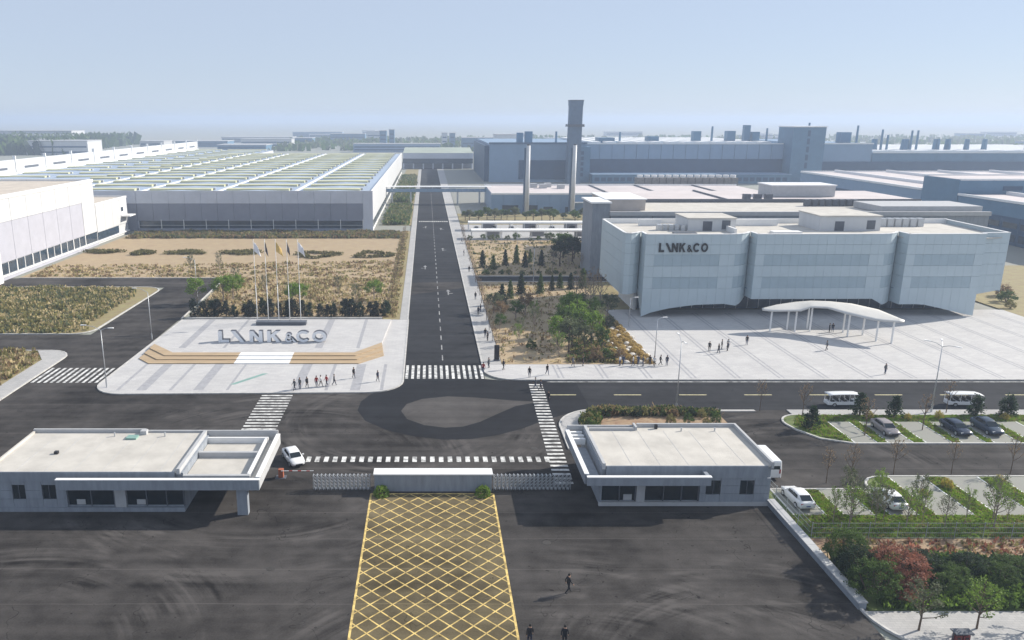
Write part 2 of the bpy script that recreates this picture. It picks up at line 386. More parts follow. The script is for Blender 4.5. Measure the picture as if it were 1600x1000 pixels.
# left plaza with its podium
plaza_poly = [(-46.2, 110.2), (-10, 110.9)] + arc(-9.2, 116.0, 5.0, -84, -2, 6) + [(-4.35, 154.4), (-50.3, 154.4), (-51.0, 115)] + arc(-46.2, 115.0, 4.8, 180, 268, 6)
plaza = slab("entrance_plaza", plaza_poly, -0.05, 0.13, M_PLAZA)
kerb([(-50.45, 154.4), (-51.15, 115)] + arc(-46.2, 115.0, 4.95, 180, 268, 6) + [(-10, 110.75)] + arc(-9.2, 116.0, 5.15, -84, -2, 6) + [(-4.2, 154.4)], 0.28, 0.17)
for (x, w) in ((-47.2, 0.5), (-43.6, 1.5), (-39.2, 0.5), (-35, 1.5), (-30.6, 0.4), (-20.2, 1.5), (-15.6, 0.5), (-11.2, 1.5), (-7.2, 0.5)):
    sheet("paving_strip", rect(x - w / 2, x + w / 2, 111.6, 124.5), 0.135, M_STRIP, plaza)
sheet("green_inlay_panel", [(-30.9, 114.2), (-30.0, 114.2), (-25.9, 119.6), (-26.8, 119.6)], 0.139, M_GREENG, plaza)
podium = thing("podium_steps", "low tan timber and white stone podium steps on the left plaza", "steps", (-28, 130, 0.13))
def tier(k): # front line of tier k, left wing to right wing
    d = 1.75 * k
    return [(-49.6, 127.4 + 2.6 * k), (-47.0 + 0.8 * k, 124.6 + d), (-11.8 - 0.4 * k, 124.6 + d), (-7.8 - 0.25 * k, 129.2 + 2.3 * k)]
for k in range(3):
    a = tier(k); b = tier(k + 1); z1 = 0.13 + 0.15 * (k + 1); z0 = 0.131
    MB().prism([a[0], a[1], b[1], b[0]], z0, z1).build("step_wing", M_WOOD, podium)
    MB().prism([a[1], (-32.7, a[1][1]), (-32.7, b[1][1]), b[1]], z0, z1).build("step", M_WOOD, podium)
    MB().prism([(-32.7, a[1][1]), (-23.4, a[1][1]), (-23.4, b[1][1]), (-32.7, b[1][1])], z0, z1 + 0.004).build("white_step", M_WHITE2, podium)
    MB().prism([(-23.4, a[1][1]), a[2], b[2], (-23.4, b[1][1])], z0, z1).build("step", M_WOOD, podium)
    MB().prism([a[2], a[3], b[3], b[2]], z0, z1).build("step_wing", M_WOOD, podium)
t3 = tier(3)
MB().prism([t3[0], t3[1], t3[2], t3[3], (-7.6, 153.0), (-47.5, 153.0)], 0.131, 0.55).build("podium_top", M_PLAZA, podium)
for (x, w) in ((-43.8, 1.3), (-36.4, 0.5), (-19.6, 1.3), (-12.6, 0.6)):
    MB().poly([(x - w / 2, 132.6, 0.556), (x + w / 2, 132.6, 0.556), (x + w / 2, 152.8, 0.556), (x - w / 2, 152.8, 0.556)]).build("paving_strip", M_STRIP, podium)
tag(MB().box(-34.0, -24.2, 148.2, 149.9, 0.55, 1.2).build("planter_wall", M_STEELD), "long low dark planter behind the big white letters", "planter")

# right plaza and pavements
rp_poly = [(14, 116.7), (140, 116.7), (140, 163), (38.2, 163), (38.2, 124.4), (11.9, 124.4), (11.9, 124.4), (9.1, 124.4)] + arc(14, 121.6, 4.9, 180, 270, 6)[1:-1]
rplaza = slab("office_plaza", rp_poly, -0.05, 0.13, M_PLAZA)
kerb([(9.0, 124.4)] + arc(14, 121.6, 5.0, 180, 270, 6) + [(140, 116.6)], 0.28, 0.17)
for x in (20.5, 27.5, 34.5):
    for d in (0, 0.75): sheet("paving_strip", rect(x + d, x + d + 0.3, 117.2, 124.2), 0.135, M_STRIP, rplaza)
for x in (41.5, 48.5, 55.5, 62.5, 69.5, 76.5, 83.5, 90.5, 97.5, 104.5, 111.5, 118.5):
    for d in (0, 0.75): sheet("paving_strip", rect(x + d, x + d + 0.3, 117.2, 160), 0.135, M_STRIP, rplaza)
slab("right_footway", [(xr(124) + 0.15, 124.5), (12.2, 124.5), (11.9, 640), (xr(640) + 0.15, 640)], -0.05, 0.13, M_WALK)
kerb([(xr(124) + 0.1, 124.5), (xr(640) + 0.1, 640)], 0.3, 0.17)
slab("left_footway", [(xl(154) - 1.7, 154.5), (xl(154) - 0.15, 154.5), (xl(640) - 0.15, 640), (xl(640) - 2.2, 640)], -0.05, 0.13, M_WALK)
kerb([(xl(154) - 0.1, 154.5), (xl(640) - 0.1, 640)], 0.3, 0.17)
slab("left_verge", [(-9.4, 154.6), (xl(154) - 1.75, 154.6), (xl(284) - 1.95, 284), (-9.8, 284)], -0.05, 0.10, M_DRY)
slab("left_verge", [(-18, 300), (xl(300) - 2.0, 300), (xl(640) - 2.3, 640), (-18, 640)], -0.05, 0.10, M_DRY)
slab("warehouse_apron", rect(-108, -7.2, 281.5, 299.5), -0.05, 0.03, M_CONC)
kerb([(-107.5, 281.2), (-9.6, 281.2)], 0.3, 0.2)

# planted plots on the left
slab("sandy_garden_bed", [(-49.6, 155.2), (-9.6, 155.2), (-9.8, 281), (-106, 281), (-106, 198.2), (-52.4, 198.2)], -0.05, 0.09, M_SAND)
kerb([(-106, 197.7), (-54.5, 197.7)] + [(-52.6, 196), (-50.9, 155.2)], 0.3, 0.16)
kerb([(-49.8, 154.95), (-9.6, 154.95)], 0.4, 0.45, "plaza_back_wall")
slab("grass_plot", [(-140, 143.8), (-70, 143.8)] + arc(-69, 147.5, 3.8, -85, -5, 5) + [(-64.9, 180)] + arc(-69.5, 181.7, 4.6, 0, 90, 5) + [(-140, 186.3)], -0.05, 0.09, M_DRY)
kerb([(-140, 143.6), (-70, 143.6)] + arc(-69, 147.5, 4.0, -85, -5, 5) + [(-64.7, 180)] + arc(-69.5, 181.7, 4.8, 0, 90, 5) + [(-140, 186.5)], 0.3, 0.16)
slab("grass_plot", [(-140, 50), (-66.2, 50), (-66.2, 127), (-69.5, 132.4), (-140, 132.4)], -0.05, 0.09, M_DRY)
slab("left_corner_footway", [(-66.1, 50), (-63.0, 50), (-63.0, 127.5)] + arc(-67, 128.4, 4.0, 0, 88, 5) + [(-69.4, 132.5), (-66.1, 127.1)], -0.05, 0.13, M_WALK)
kerb([(-62.85, 50), (-62.85, 127.5)] + arc(-67, 128.4, 4.15, 0, 88, 5) + [(-140, 132.7)], 0.3, 0.17)

# gardens on the right of the main road
slab("garden_bed", rect(12.3, 38.0, 124.6, 192.7), -0.05, 0.09, M_SAND)
slab("garden_bed", rect(38.05, 45.0, 163.2, 192.7), -0.05, 0.085, M_DRY)
kerb([(12.2, 193.0), (60, 193.0)], 0.35, 0.16)
kerb([(12.2, 200.0), (60, 200.0)], 0.35, 0.16)
slab("garden_bed", rect(12.3, 66, 200.2, 262), -0.05, 0.09, M_SAND)
slab("shed_paving", rect(12.3, 66, 262.2, 302), -0.05, 0.07, M_WALK)
slab("hedge_bed", rect(12.3, 150, 302.2, 338), -0.05, 0.09, M_DRY)
slab("service_yard", rect(12.3, 190, 338.2, 640), -0.05, 0.05, M_CONC)

# gatehouse corner, parking courts, lower right planting
slab("corner_footway", [(17.6, 92), (20.2, 92), (20.2, 98)] + arc(24.5, 98.5, 4.3, 180, 95, 6) + [(46, 102.9), (46, 103.5), (24, 103.5)] + arc(24.3, 97, 6.6, 92, 178, 8), -0.05, 0.13, M_WALK)
kerb([(17.5, 90), (17.6, 97)] + arc(24.3, 97, 6.75, 178, 92, 8) + [(41, 103.7)], 0.25, 0.17)
slab("gatehouse_bed", [(20.4, 87.5), (40.4, 87.5), (40.4, 102.7), (24.5, 102.6)] + arc(24.5, 98.5, 4.1, 95, 178, 6), -0.05, 0.12, M_REDSOIL)
isl = [(54, 91.9), (140, 91.9), (140, 101.4), (52, 101.4)] + arc(51, 98.7, 2.7, 80, 190, 6) + [(48.9, 96.2), (50.6, 93.4)]
slab("parking_island_lawn", isl, -0.05, 0.12, M_LAWN)
kerb([(140, 91.75), (54, 91.75), (50.5, 93.3), (48.7, 96.2)] + arc(51, 98.7, 2.85, 190, 90, 6), 0.25, 0.17)
slab("island_footway", rect(50.6, 140, 101.5, 103.5), -0.05, 0.13, M_WALK)
for (x0, x1) in ((54.2, 56.9), (58.5, 61.5), (63.3, 66.4), (67.9, 70.7), (72.0, 75.1), (76.9, 79.6), (81.4, 84.2)):
    bay = slab("parking_bay", rect(x0, x1, 91.95, 98.9), 0.0, 0.135, M_CONC)
    for x in (x0 - 0.14, x1): slab("bay_edging", rect(x, x + 0.14, 91.95, 98.9), 0.0, 0.16, M_WHITE2, bay)
slab("lower_court_lawn", [(36.9, 68.6), (140, 68.6), (140, 82.2), (52.0, 82.2)] + arc(52, 79.4, 2.7, 90, 180, 5) + [(49.3, 78.9), (36.9, 78.9)], -0.05, 0.13, M_LAWN)
kerb([(37.5, 79.1), (49.0, 79.1)] + arc(52, 79.4, 2.9, 180, 90, 5) + [(140, 82.4)], 0.25, 0.18)
for (x0, x1, y1) in ((38.0, 41.2, 79.0), (43.2, 46.2, 79.0), (48.0, 50.8, 78.6), (52.8, 56.6, 82.1), (59.2, 62.9, 82.1), (65.5, 69.2, 82.1), (71.8, 75.5, 82.1)):
    bay = slab("parking_bay", rect(x0, x1, 73.2, y1), 0.0, 0.145, M_CONC)
    for x in (x0 - 0.16, x1): slab("bay_edging", rect(x, x + 0.16, 73.2, y1), 0.0, 0.17, M_WHITE2, bay)
slab("mulch_strip", rect(36.9, 140, 65.0, 68.5), -0.05, 0.14, M_REDSOIL)
slab("lower_planting_bed", rect(36.9, 140, 57.0, 64.95), -0.05, 0.16, M_LAWN)
slab("lower_footway", [(36.5, 56.9)] + arc(43.0, 57.5, 6.6, 188, 262, 8) + [(42.1, 20), (140, 20), (140, 56.9)], -0.05, 0.15, M_WALK)
kerb([(36.35, 57.5)] + arc(43.0, 57.5, 6.7, 186, 264, 8) + [(42.0, 20)], 0.25, 0.18)
slab("office_side_bed", rect(123.5, 190, 150, 215), -0.05, 0.14, M_DRY)
slab("office_back_yard", rect(45.2, 190, 215.2, 300), -0.05, 0.03, M_CONC)

# ------------------------------------------------------------------ road markings
def marking(name, kids, z, m, kid="stripe"):
    x = sum(p[0] for p in kids[0]) / len(kids[0]); y = sum(p[1] for p in kids[0]) / len(kids[0])
    o = bpy.data.objects.new(name, None); COL.objects.link(o); o.location = (x, y, 0); tag(o, kind="structure")
    for k in kids: sheet(kid, k, z, m, o)
    return o
marking("zebra_crossing", [rect(-3.75 + 0.93 * i, -3.3 + 0.93 * i, 117.3, 124.2) for i in range(14)], 0.016, M_WHITEP)
marking("zebra_crossing", [rect(-62.3 + 1.0 * i, -61.85 + 1.0 * i, 115.4, 122.8) for i in range(11)], 0.010, M_WHITEP)
marking("zebra_crossing", [rect(-24.9, -20.3, 96.4 + 1.08 * i, 96.85 + 1.08 * i) for i in range(13)], 0.010, M_WHITEP)
marking("zebra_crossing", [[(14.4 + 0.037 * (y - 84), y), (16.5 + 0.037 * (y - 84), y), (16.5 + 0.037 * (y - 84), y + 0.5), (14.4 + 0.037 * (y - 84), y + 0.5)] for y in [80.6 + 1.12 * i for i in range(31)]], 0.016, M_WHITEP)
marking("block_crossing", [rect(-15.9 + 1.07 * i, -15.35 + 1.07 * i, 86.4, 87.9) for i in range(29)], 0.010, M_WHITEP)
marking("lane_line", [rect(17.9 + 9.75 * i, 22.0 + 9.75 * i, 109.75, 110.0) for i in range(10)], 0.012, mat("pale_yellow_road_paint", (0.55, 0.50, 0.30), var=0.25, scale=2.5), "dash")
marking("edge_line", [rect(18.5, 140, 115.7, 115.9)], 0.013, M_WHITEP, "line")
marking("lane_line", [[((xl(y) + xr(y)) / 2 - 0.1, y), ((xl(y) + xr(y)) / 2 + 0.1, y), ((xl(y + 3) + xr(y + 3)) / 2 + 0.1, y + 3), ((xl(y + 3) + xr(y + 3)) / 2 - 0.1, y + 3)] for y in [127 + 6.4 * i for i in range(52)]], 0.012, M_DASHP, "dash")
marking("dotted_crossing", [rect(-3.9 + 0.84 * i, -3.45 + 0.84 * i, 310.5, 313.5) for i in range(14)], 0.012, M_WHITEP)
def arrow(x, y, s):
    marking("road_arrow", [rect(x - 0.14, x + 0.14, y - 2.6, y + 1.2), [(x - 0.55, y + 1.2), (x + 0.55, y + 1.2), (x, y + 3.0)], rect(x + min(0, s * 1.1), x + max(0, s * 1.1), y - 1.2, y - 0.8)], 0.014, M_DASHP, "arrow_stroke")
for (x, y, s) in ((-1.2, 295, -1), (4.5, 290, 1), (4.4, 243, 1), (-1.0, 212.5, -1), (4.6, 180.6, 1)): arrow(x, y, s)
# yellow box junction
bx = (-6.35, 7.1); by = (38.0, 78.2)
box = sheet("yellow_box_junction", rect(bx[0], bx[1], by[0], by[1]), 0.004, M_BOXF)
def clip_line(px, py, dx, dy):
    t0, t1 = -1e9, 1e9
    for p, d, lo, hi in ((px, dx, *bx), (py, dy, *by)):
        a, b = (lo - p) / d, (hi - p) / d
        t0 = max(t0, min(a, b)); t1 = min(t1, max(a, b))
    return (t0, t1) if t1 - t0 > 0.1 else None
diag = (bx[1] - bx[0]) / 7.0
for s in (1, -1):
    for i in range(-30, 40):
        t = clip_line(bx[0] + diag * i + 0.4, by[1], s * 0.7071, -0.7071)
        if not t: continue
        p = (bx[0] + diag * i + 0.4 + s * 0.7071 * t[0], by[1] - 0.7071 * t[0]); q = (bx[0] + diag * i + 0.4 + s * 0.7071 * t[1], by[1] - 0.7071 * t[1])
        w = 0.085
        z = 0.008 if s > 0 else 0.011
        sheet("hatch_line", [(p[0] - w, p[1]), (p[0] + w, p[1]), (q[0] + w, q[1]), (q[0] - w, q[1])], z, M_YELP, box)
for (x0, x1, y0, y1) in ((bx[0] - 0.1, bx[0] + 0.1, by[0], by[1]), (bx[1] - 0.1, bx[1] + 0.1, by[0], by[1]), (bx[0], bx[1], by[1] - 0.1, by[1] + 0.1)):
    sheet("border_line", rect(x0, x1, y0, y1), 0.014 if x1 - x0 < 1 else 0.017, M_YELP, box)

for i, (x, y, lb) in enumerate(((11.5, 68.0, "round iron manhole cover on the forecourt right of the yellow box"), (-14.5, 63.5, "round iron manhole cover on the forecourt left of the yellow box"), (-27.5, 91.5, "round iron manhole cover behind the left gatehouse"), (13.2, 90.4, "round iron manhole cover near the right zebra crossing"))):
    t = MB().tube((x, y, -0.02), (x, y, 0.012), 0.42, n=18).build("manhole_cover", mat("cast_iron", (0.05, 0.045, 0.04), rough=0.6, var=0.3, scale=9))
    tag(t, lb, "manhole cover", "manhole covers")
# ------------------------------------------------------------------ buildings
def bx_(parent, name, m, *b): return MB().box(*b).build(name, m, parent)

# --- white hall at the left edge
h = thing("white_hall", "tall white clad hall with beige roof at the left edge", "building", (-150, 200, 0))
bx_(h, "wall", M_WHITE, -230, -108.35, 140, 252.8, 0, 20.4)
bx_(h, "roof", M_ROOFB, -229, -108.9, 140.5, 252.2, 20.41, 20.6)
bx_(h, "parapet", M_WHITE2, -108.75, -107.8, 140, 253.1, 20.3, 21.2)
bx_(h, "parapet", M_WHITE2, -230, -108.8, 252.3, 253.1, 20.3, 21.2)
for y in (206, 232): bx_(h, "roof_vent", M_ROOFB, -200, -128, y, y + 2.2, 20.6, 21.7)
ys = [253.0, 243.6] + [243.6 - 8.4 * i for i in range(1, 12)]
for i in range(len(ys) - 1):
    a, b = ys[i + 1] + 0.06, ys[i] - 0.06
    if i == 0:
        bx_(h, "wall_panel", M_WHITE, -108.3, -108.0, a, b, 4.4, 20.2)
    else:
        bx_(h, "wall_panel", M_WHITE, -108.3, -108.0, a, b, 14.5, 20.2)
        bx_(h, "wall_panel", M_LAV, -108.3, -108.06, a, b, 4.4, 14.42)
    w = bx_(h, "window", M_GLASSB, -108.3, -108.22, a, b, 1.35, 4.2)
    bx_(h, "mullion", M_WHITE2, -108.2, -107.95, a - 0.2, a + 0.15, 0.0, 4.4)
    if i: bx_(h, "mullion", M_WHITE2, -108.2, -108.0, (a + b) / 2 - 0.1, (a + b) / 2 + 0.1, 1.35, 4.3)
bx_(h, "sill", M_WHITE2, -108.3, -107.7, 140, 253, 0.95, 1.3)
bx_(h, "plinth", M_LAV, -108.3, -107.9, 140, 253, 0.0, 0.9)
bx_(h, "corner_pier", M_WHITE2, -107.6, -106.6, 189.4, 191.6, 0, 8)
h = thing("white_annex", "low white annex joined to the far end of the white hall", "building", (-118, 267, 0))
bx_(h, "wall", M_WHITE, -150, -108.3, 253.3, 280, 0, 12.7)
bx_(h, "roof", M_ROOFB, -149.5, -108.7, 253.4, 279.6, 12.71, 12.85)
bx_(h, "parapet", M_WHITE2, -108.6, -108.0, 253.3, 280.2, 12.6, 13.3)
bx_(h, "parapet", M_WHITE2, -150, -108.65, 279.7, 280.2, 12.6, 13.3)
for i in range(4): bx_(h, "wall_panel", M_WHITE, -108.29, -108.05, 253.4 + 6.65 * i, 259.95 + 6.65 * i, 4.0, 12.5)
for i in range(5): bx_(h, "window", M_GLASSB, -108.29, -108.2, 253.6 + 3.6 * i, 257.0 + 3.6 * i, 1.3, 3.8)
bx_(h, "sill", M_WHITE2, -108.29, -107.7, 253.3, 280, 0.9, 1.25)
bx_(h, "canopy", M_WHITE2, -108.0, -105.0, 274, 279.5, 6.6, 7.0)
bx_(h, "window", M_GLASSB, -108.04, -107.98, 274.4, 276.2, 8.4, 9.8)

# --- big warehouse with ridged roof
w = thing("warehouse", "long grey warehouse with rows of cream skylights on its roof", "building", (-65, 290, 0))
WX0, WX1, WY0, WY1 = -150.0, -20.4, 285.0, 600.0
bx_(w, "wall", M_GREYW, WX0, WX1 - 0.3, WY0 + 0.4, WY1, 0, 13.6)
val = [-20.4, -49.0, -77.5, -106.0, -134.5, -150.0]
prof = []
for i in range(5):
    prof.append((val[i], 13.9)); prof.append(((val[i] + val[i + 1]) / 2, 14.35 if i < 4 else 14.2))
prof.append((val[5], 13.9))
for i in range(len(prof) - 1):
    (xa, za), (xb, zb) = prof[i], prof[i + 1]
    m = MB(); m.poly([(xb, WY0 + 0.7, zb), (xa, WY0 + 0.7, za), (xa, WY1, za), (xb, WY1, zb)])
    m.poly([(xa, WY0 + 0.7, za), (xb, WY0 + 0.7, zb), (xb, WY0 + 0.7, 13.4), (xa, WY0 + 0.7, 13.4)])
    m.build("roof_slope", M_ROOFBL, w)
for x in val[1:5]: bx_(w, "valley_gutter", M_WHITE2, x - 0.45, x + 0.45, WY0 + 1.0, WY1, 13.8, 14.25)
def monitor(parent, x0, x1, y, zb, m=M_SKYL, wy=5.4, hz=0.6):
    q = MB(); q.loft([[(x, y - wy / 2, zb - 0.5), (x, y - wy / 2, zb + hz * 0.6), (x, y, zb + hz), (x, y + wy / 2, zb + hz * 0.6), (x, y + wy / 2, zb - 0.5)] for x in (x0, x1)])
    o = q.build("skylight_ridge", m, parent)
    e = MB(); e.tube((x1 + 0.02, y, zb + 0.2), (x1 + 0.9, y, zb + 0.2), 0.5, 0.4, 8)
    e.build("ridge_end_cap", M_STONEL, o)
k = 0
y = 294.0
while y < 595:
    for (a, b) in ((-46.5, -25.5), (-75.0, -51.8), (-103.5, -80.5), (-131.5, -109.0), (-149, -137.5)): monitor(w, a, b, y, 14.3)
    y += 18.6
# front wall
n = 14
for i in range(n):
    a = -106.5 + (82.5 / n) * i; b = a + 82.5 / n
    bx_(w, "upper_panel", M_GREYW, a + 0.03, b - 0.03, WY0 - 0.05, WY0 + 0.38, 10.02, 14.4)
    bx_(w, "lower_panel", M_GREYD, a + 0.03, b - 0.03, WY0, WY0 + 0.38, 3.75, 9.98)
bx_(w, "upper_panel", M_GREYW, WX0, -106.6, WY0 - 0.05, WY0 + 0.38, 10.02, 14.4)
bx_(w, "lower_panel", M_GREYD, WX0, -106.6, WY0, WY0 + 0.38, 0, 9.98)
bx_(w, "end_pier", M_GREYW, -23.95, WX1, WY0 - 0.08, WY0 + 0.38, 0, 14.4)
for i in range(10):
    a = -106 + 8.2 * i; b = a + 8.0
    g = bx_(w, "window", M_GLASSB, a, b, WY0 + 0.15, WY0 + 0.38, 1.0, 3.7)
    bx_(w, "transom", M_STEEL, a, b, WY0 + 0.06, WY0 + 0.14, 2.0, 2.15)
    bx_(w, "mullion", M_WHITE2, b, b + 0.2, WY0 - 0.05, WY0 + 0.38, 0.6, 4.2)
bx_(w, "plinth", M_GREYD, -106.5, -24.0, WY0 + 0.02, WY0 + 0.38, 0, 0.95)
# sunlit right wall
for i in range(21):
    a = WY0 + 0.45 + 15 * i; b = min(WY1, a + 15)
    bx_(w, "side_panel", M_WHITE, WX1 - 0.28, WX1, a + 0.05, b - 0.05, 3.9, 14.4)
    bx_(w, "side_window", M_GLASSB, WX1 - 0.28, WX1 - 0.15, a + 0.3, b - 0.3, 1.0, 3.8)
    bx_(w, "side_plinth", M_WHITE2, WX1 - 0.28, WX1 - 0.05, a + 0.05, b - 0.05, 0, 0.95)
bx_(w, "eaves_cap", M_WHITE2, WX1 - 0.7, WX1 + 0.12, WY0 - 0.1, WY1, 14.42, 14.6)
bx_(w, "eaves_cap", M_GREYW, WX0, WX1 - 0.72, WY0 - 0.1, WY0 + 0.68, 14.42, 14.56)

# --- wing behind the white hall with long white parapet
w = thing("warehouse_wing", "far left warehouse wing with long white parapet wall above its roof", "building", (-190, 380, 0))
bx_(w, "wall", M_GREYW, -226, -150.3, 285.2, 770, 0, 10.1)
for (a, za, b, zb) in ((-150.3, 10.5, -172, 10.95), (-172, 10.95, -194, 10.5), (-194, 10.5, -210, 10.95), (-210, 10.95, -226, 10.5)):
    MB().poly([(b, 285.5, zb), (a, 285.5, za), (a, 770, za), (b, 770, zb)]).build("roof_slope", M_ROOFBL, w)
y = 300
while y < 760:
    for (a, b) in ((-191, -154.5), (-222, -197)): monitor(w, a, b, y, 10.9, wy=6.0)
    y += 27
for i in range(15):
    a = 262 + 34.5 * i
    bx_(w, "parapet_panel", M_WHITE, -227.5, -226.2, a + 0.15, a + 33.6, 8, 18.2)
    bx_(w, "parapet_pier", M_WHITE2, -227.2, -225.7, a + 33.7, a + 34.4, 11, 20.3)
    bx_(w, "parapet_vent", M_STEELD, -226.18, -226.05, a + 9, a + 25, 13.2, 14.4)
    bx_(w, "parapet_kerb", M_WHITE2, -226.15, -225.0, a + 0.2, a + 33.6, 10.2, 11.2)

# --- office block with folded perforated skin
of = thing("office_building", "white office block with folded perforated facade and arched base", "building", (80, 170, 0))
def office_panel(p, q, z0a, z0b, z1, m, rec=0.0, name="facade_panel"):
    d = Vector((q[0] - p[0], q[1] - p[1], 0)); L = d.length; d /= L; nrm = Vector((d.y, -d.x, 0))
    g = 0.012
    a = Vector((p[0], p[1], 0)) + d * g - nrm * rec; b = Vector((q[0], q[1], 0)) - d * g - nrm * rec; t = nrm * -0.12
    v = [(a.x, a.y, z0a), (b.x, b.y, z0b), (b.x, b.y, z1), (a.x, a.y, z1)]
    u = [(a.x + t.x, a.y + t.y, z0a), (b.x + t.x, b.y + t.y, z0b), (b.x + t.x, b.y + t.y, z1), (a.x + t.x, a.y + t.y, z1)]
    m_ = MB(); m_.poly(v); m_.poly(u[::-1])
    for i in range(4):
        j = (i + 1) % 4; m_.poly([v[j], v[i], u[i], u[j]])
    return m_.build(name, m, of)
ROWS = [6.2, 8.55, 10.85, 13.2, 15.2, 17.3]
def office_seg(pts, bot, win=True, step=1.85):
    P = [Vector((a, b)) for a, b in pts]; Ls = [0.0]
    for i in range(len(P) - 1): Ls.append(Ls[-1] + (P[i + 1] - P[i]).length)
    T = Ls[-1]; n = max(2, round(T / step))
    def at(t):
        for i in range(len(P) - 1):
            if t <= Ls[i + 1] + 1e-6: return P[i].lerp(P[i + 1], (t - Ls[i]) / (Ls[i + 1] - Ls[i]))
        return P[-1]
    for i in range(n):
        p, q = at(T * i / n), at(T * (i + 1) / n); f0, f1 = i / n, (i + 1) / n
        office_panel(p, q, bot(f0), bot(f1), ROWS[0] - 0.02, M_PERF)
        inner = win and 0 < i < n - 1
        for r in range(5):
            isw = inner and r in (0, 2)
            office_panel(p, q, ROWS[r] + (0.02 if r else 0), ROWS[r] + (0.02 if r else 0), ROWS[r + 1] - (0 if r == 4 else 0.02), M_PERFD if isw else M_PERF, 0.05 if isw else 0.0, "screened_window" if isw else "facade_panel")
def lerpf(tab):
    def f(t):
        for (a, za), (b, zb) in zip(tab, tab[1:]):
            if t <= b + 1e-9:
                s = (t - a) / (b - a); return za + (zb - za) * s
        return tab[-1][1]
    return f
office_seg([(40.3, 181), (40.0, 159.6)], lambda t: 4.6, False, 2.6)
office_seg([(40.0, 159.5), (40.3, 158.2), (41.2, 157.9), (42.6, 158.7), (43.85, 160.4)], lambda t: 4.6, False, 1.3)
office_seg([(43.9, 160.3), (43.9, 156.45)], lerpf([(0, 4.6), (0.45, 2.6), (1, 0.3)]), False, 1.3)
office_seg([(43.9, 156.4), (61.0, 156.6)], lerpf([(0, 0.25), (0.13, 1.2), (0.32, 1.95), (0.5, 2.4), (0.68, 2.75), (1, 2.9)]))
office_seg([(61.0, 156.6), (62.4, 156.8), (63.8, 157.4), (65.2, 158.5), (66.4, 160.2)], lerpf([(0, 2.9), (0.45, 2.3), (1, 3.6)]), True, 1.3)
office_seg([(66.45, 160.2), (66.5, 156.8)], lambda t: 3.9, False, 1.7)
office_seg([(66.5, 156.7), (91.6, 157.0)], lambda t: 3.9)
office_seg([(91.6, 157.0), (93.0, 157.2), (94.4, 157.8), (95.9, 159.0), (97.2, 160.6)], lerpf([(0, 3.9), (0.4, 2.5), (1, 2.6)]), True, 1.3)
office_seg([(97.25, 160.6), (97.3, 157.0)], lambda t: 2.7, False, 1.7)
office_seg([(97.3, 156.9), (113.2, 157.2)], lerpf([(0, 2.75), (0.3, 2.75), (0.6, 1.7), (0.85, 0.7), (1, 0.25)]))
office_seg([(113.2, 157.25), (113.4, 158.6), (119.2, 158.9)], lerpf([(0, 0.25), (0.2, 4.4), (1, 5.4)]), False)
office_seg([(119.2, 159.0), (120.2, 181)], lambda t: 5.0, False, 2.6)
bx_(of, "core", M_BLUED, 41.0, 118.6, 163.8, 180.6, 4.6, 16.2)
MB().prism([(40.4, 180.9), (40.2, 159.4), (44.1, 160.6), (44.1, 156.65), (61, 156.85), (63.6, 157.6), (66.2, 160.5), (66.7, 156.95), (91.6, 157.2), (94.2, 158.0), (97.0, 160.9), (97.5, 157.2), (113, 157.5), (118.9, 159.2), (119.9, 180.9)], 16.25, 16.45).build("roof", M_ROOFW, of)
MB().prism([(44.2, 156.7), (61, 156.9), (63.6, 157.7), (66.3, 160.6), (66.7, 157), (91.6, 157.2), (94.2, 158.1), (97.1, 161.0), (97.5, 157.2), (113, 157.5), (113, 164.3), (44.2, 164.3)], 5.6, 5.7).build("soffit", M_BLUEM, of)
for (a, b, c, d) in ((40.5, 120.2, 180.6, 181.0),): bx_(of, "parapet", M_WHITE2, a, b, c, d, 15.5, 17.5)
for pts in ([(40.35, 181), (40.05, 159.4)], [(43.9, 156.4), (61, 156.6)], [(66.5, 156.7), (91.6, 157.0)], [(97.3, 156.9), (113.2, 157.2)], [(113.4, 158.6), (119.2, 158.9)], [(119.2, 159.0), (120.2, 181)], [(61.0, 156.6), (62.4, 156.8), (63.8, 157.4), (65.2, 158.5), (66.4, 160.2), (66.5, 156.7)], [(91.6, 157.0), (93.0, 157.2), (94.4, 157.8), (95.9, 159.0), (97.2, 160.6), (97.3, 157.0)], [(40.0, 159.5), (40.3, 158.2), (41.2, 157.9), (42.6, 158.7), (43.85, 160.4), (43.9, 156.4)]):
    P = [Vector((a, b)) for a, b in pts]
    for p, q in zip(P, P[1:]):
        d = (q - p).normalized(); nn = Vector((d.y, -d.x)) * 0.06; e = d * 0.02
        MB().prism([tuple(p + nn - e), tuple(q + nn + e), tuple(q - nn * 7 + e), tuple(p - nn * 7 - e)], 17.305, 17.42).build("coping", M_WHITE2, of)
for i in range(28):
    a = 45.0 + 2.4 * i
    bx_(of, "ground_floor_pane", M_GLASSB, a + 0.06, a + 2.34, 164.3, 164.4, 0.3, 4.4)
    bx_(of, "mullion", M_STEEL, a - 0.05, a + 0.05, 164.2, 164.5, 0.13, 4.55)
bx_(of, "ground_floor_wall", M_BLUED, 44.6, 112.6, 164.5, 178, 0.1, 4.55)
bx_(of, "inner_partition", M_WHITE2, 43.9, 44.5, 163.0, 176, 0.1, 4.6)
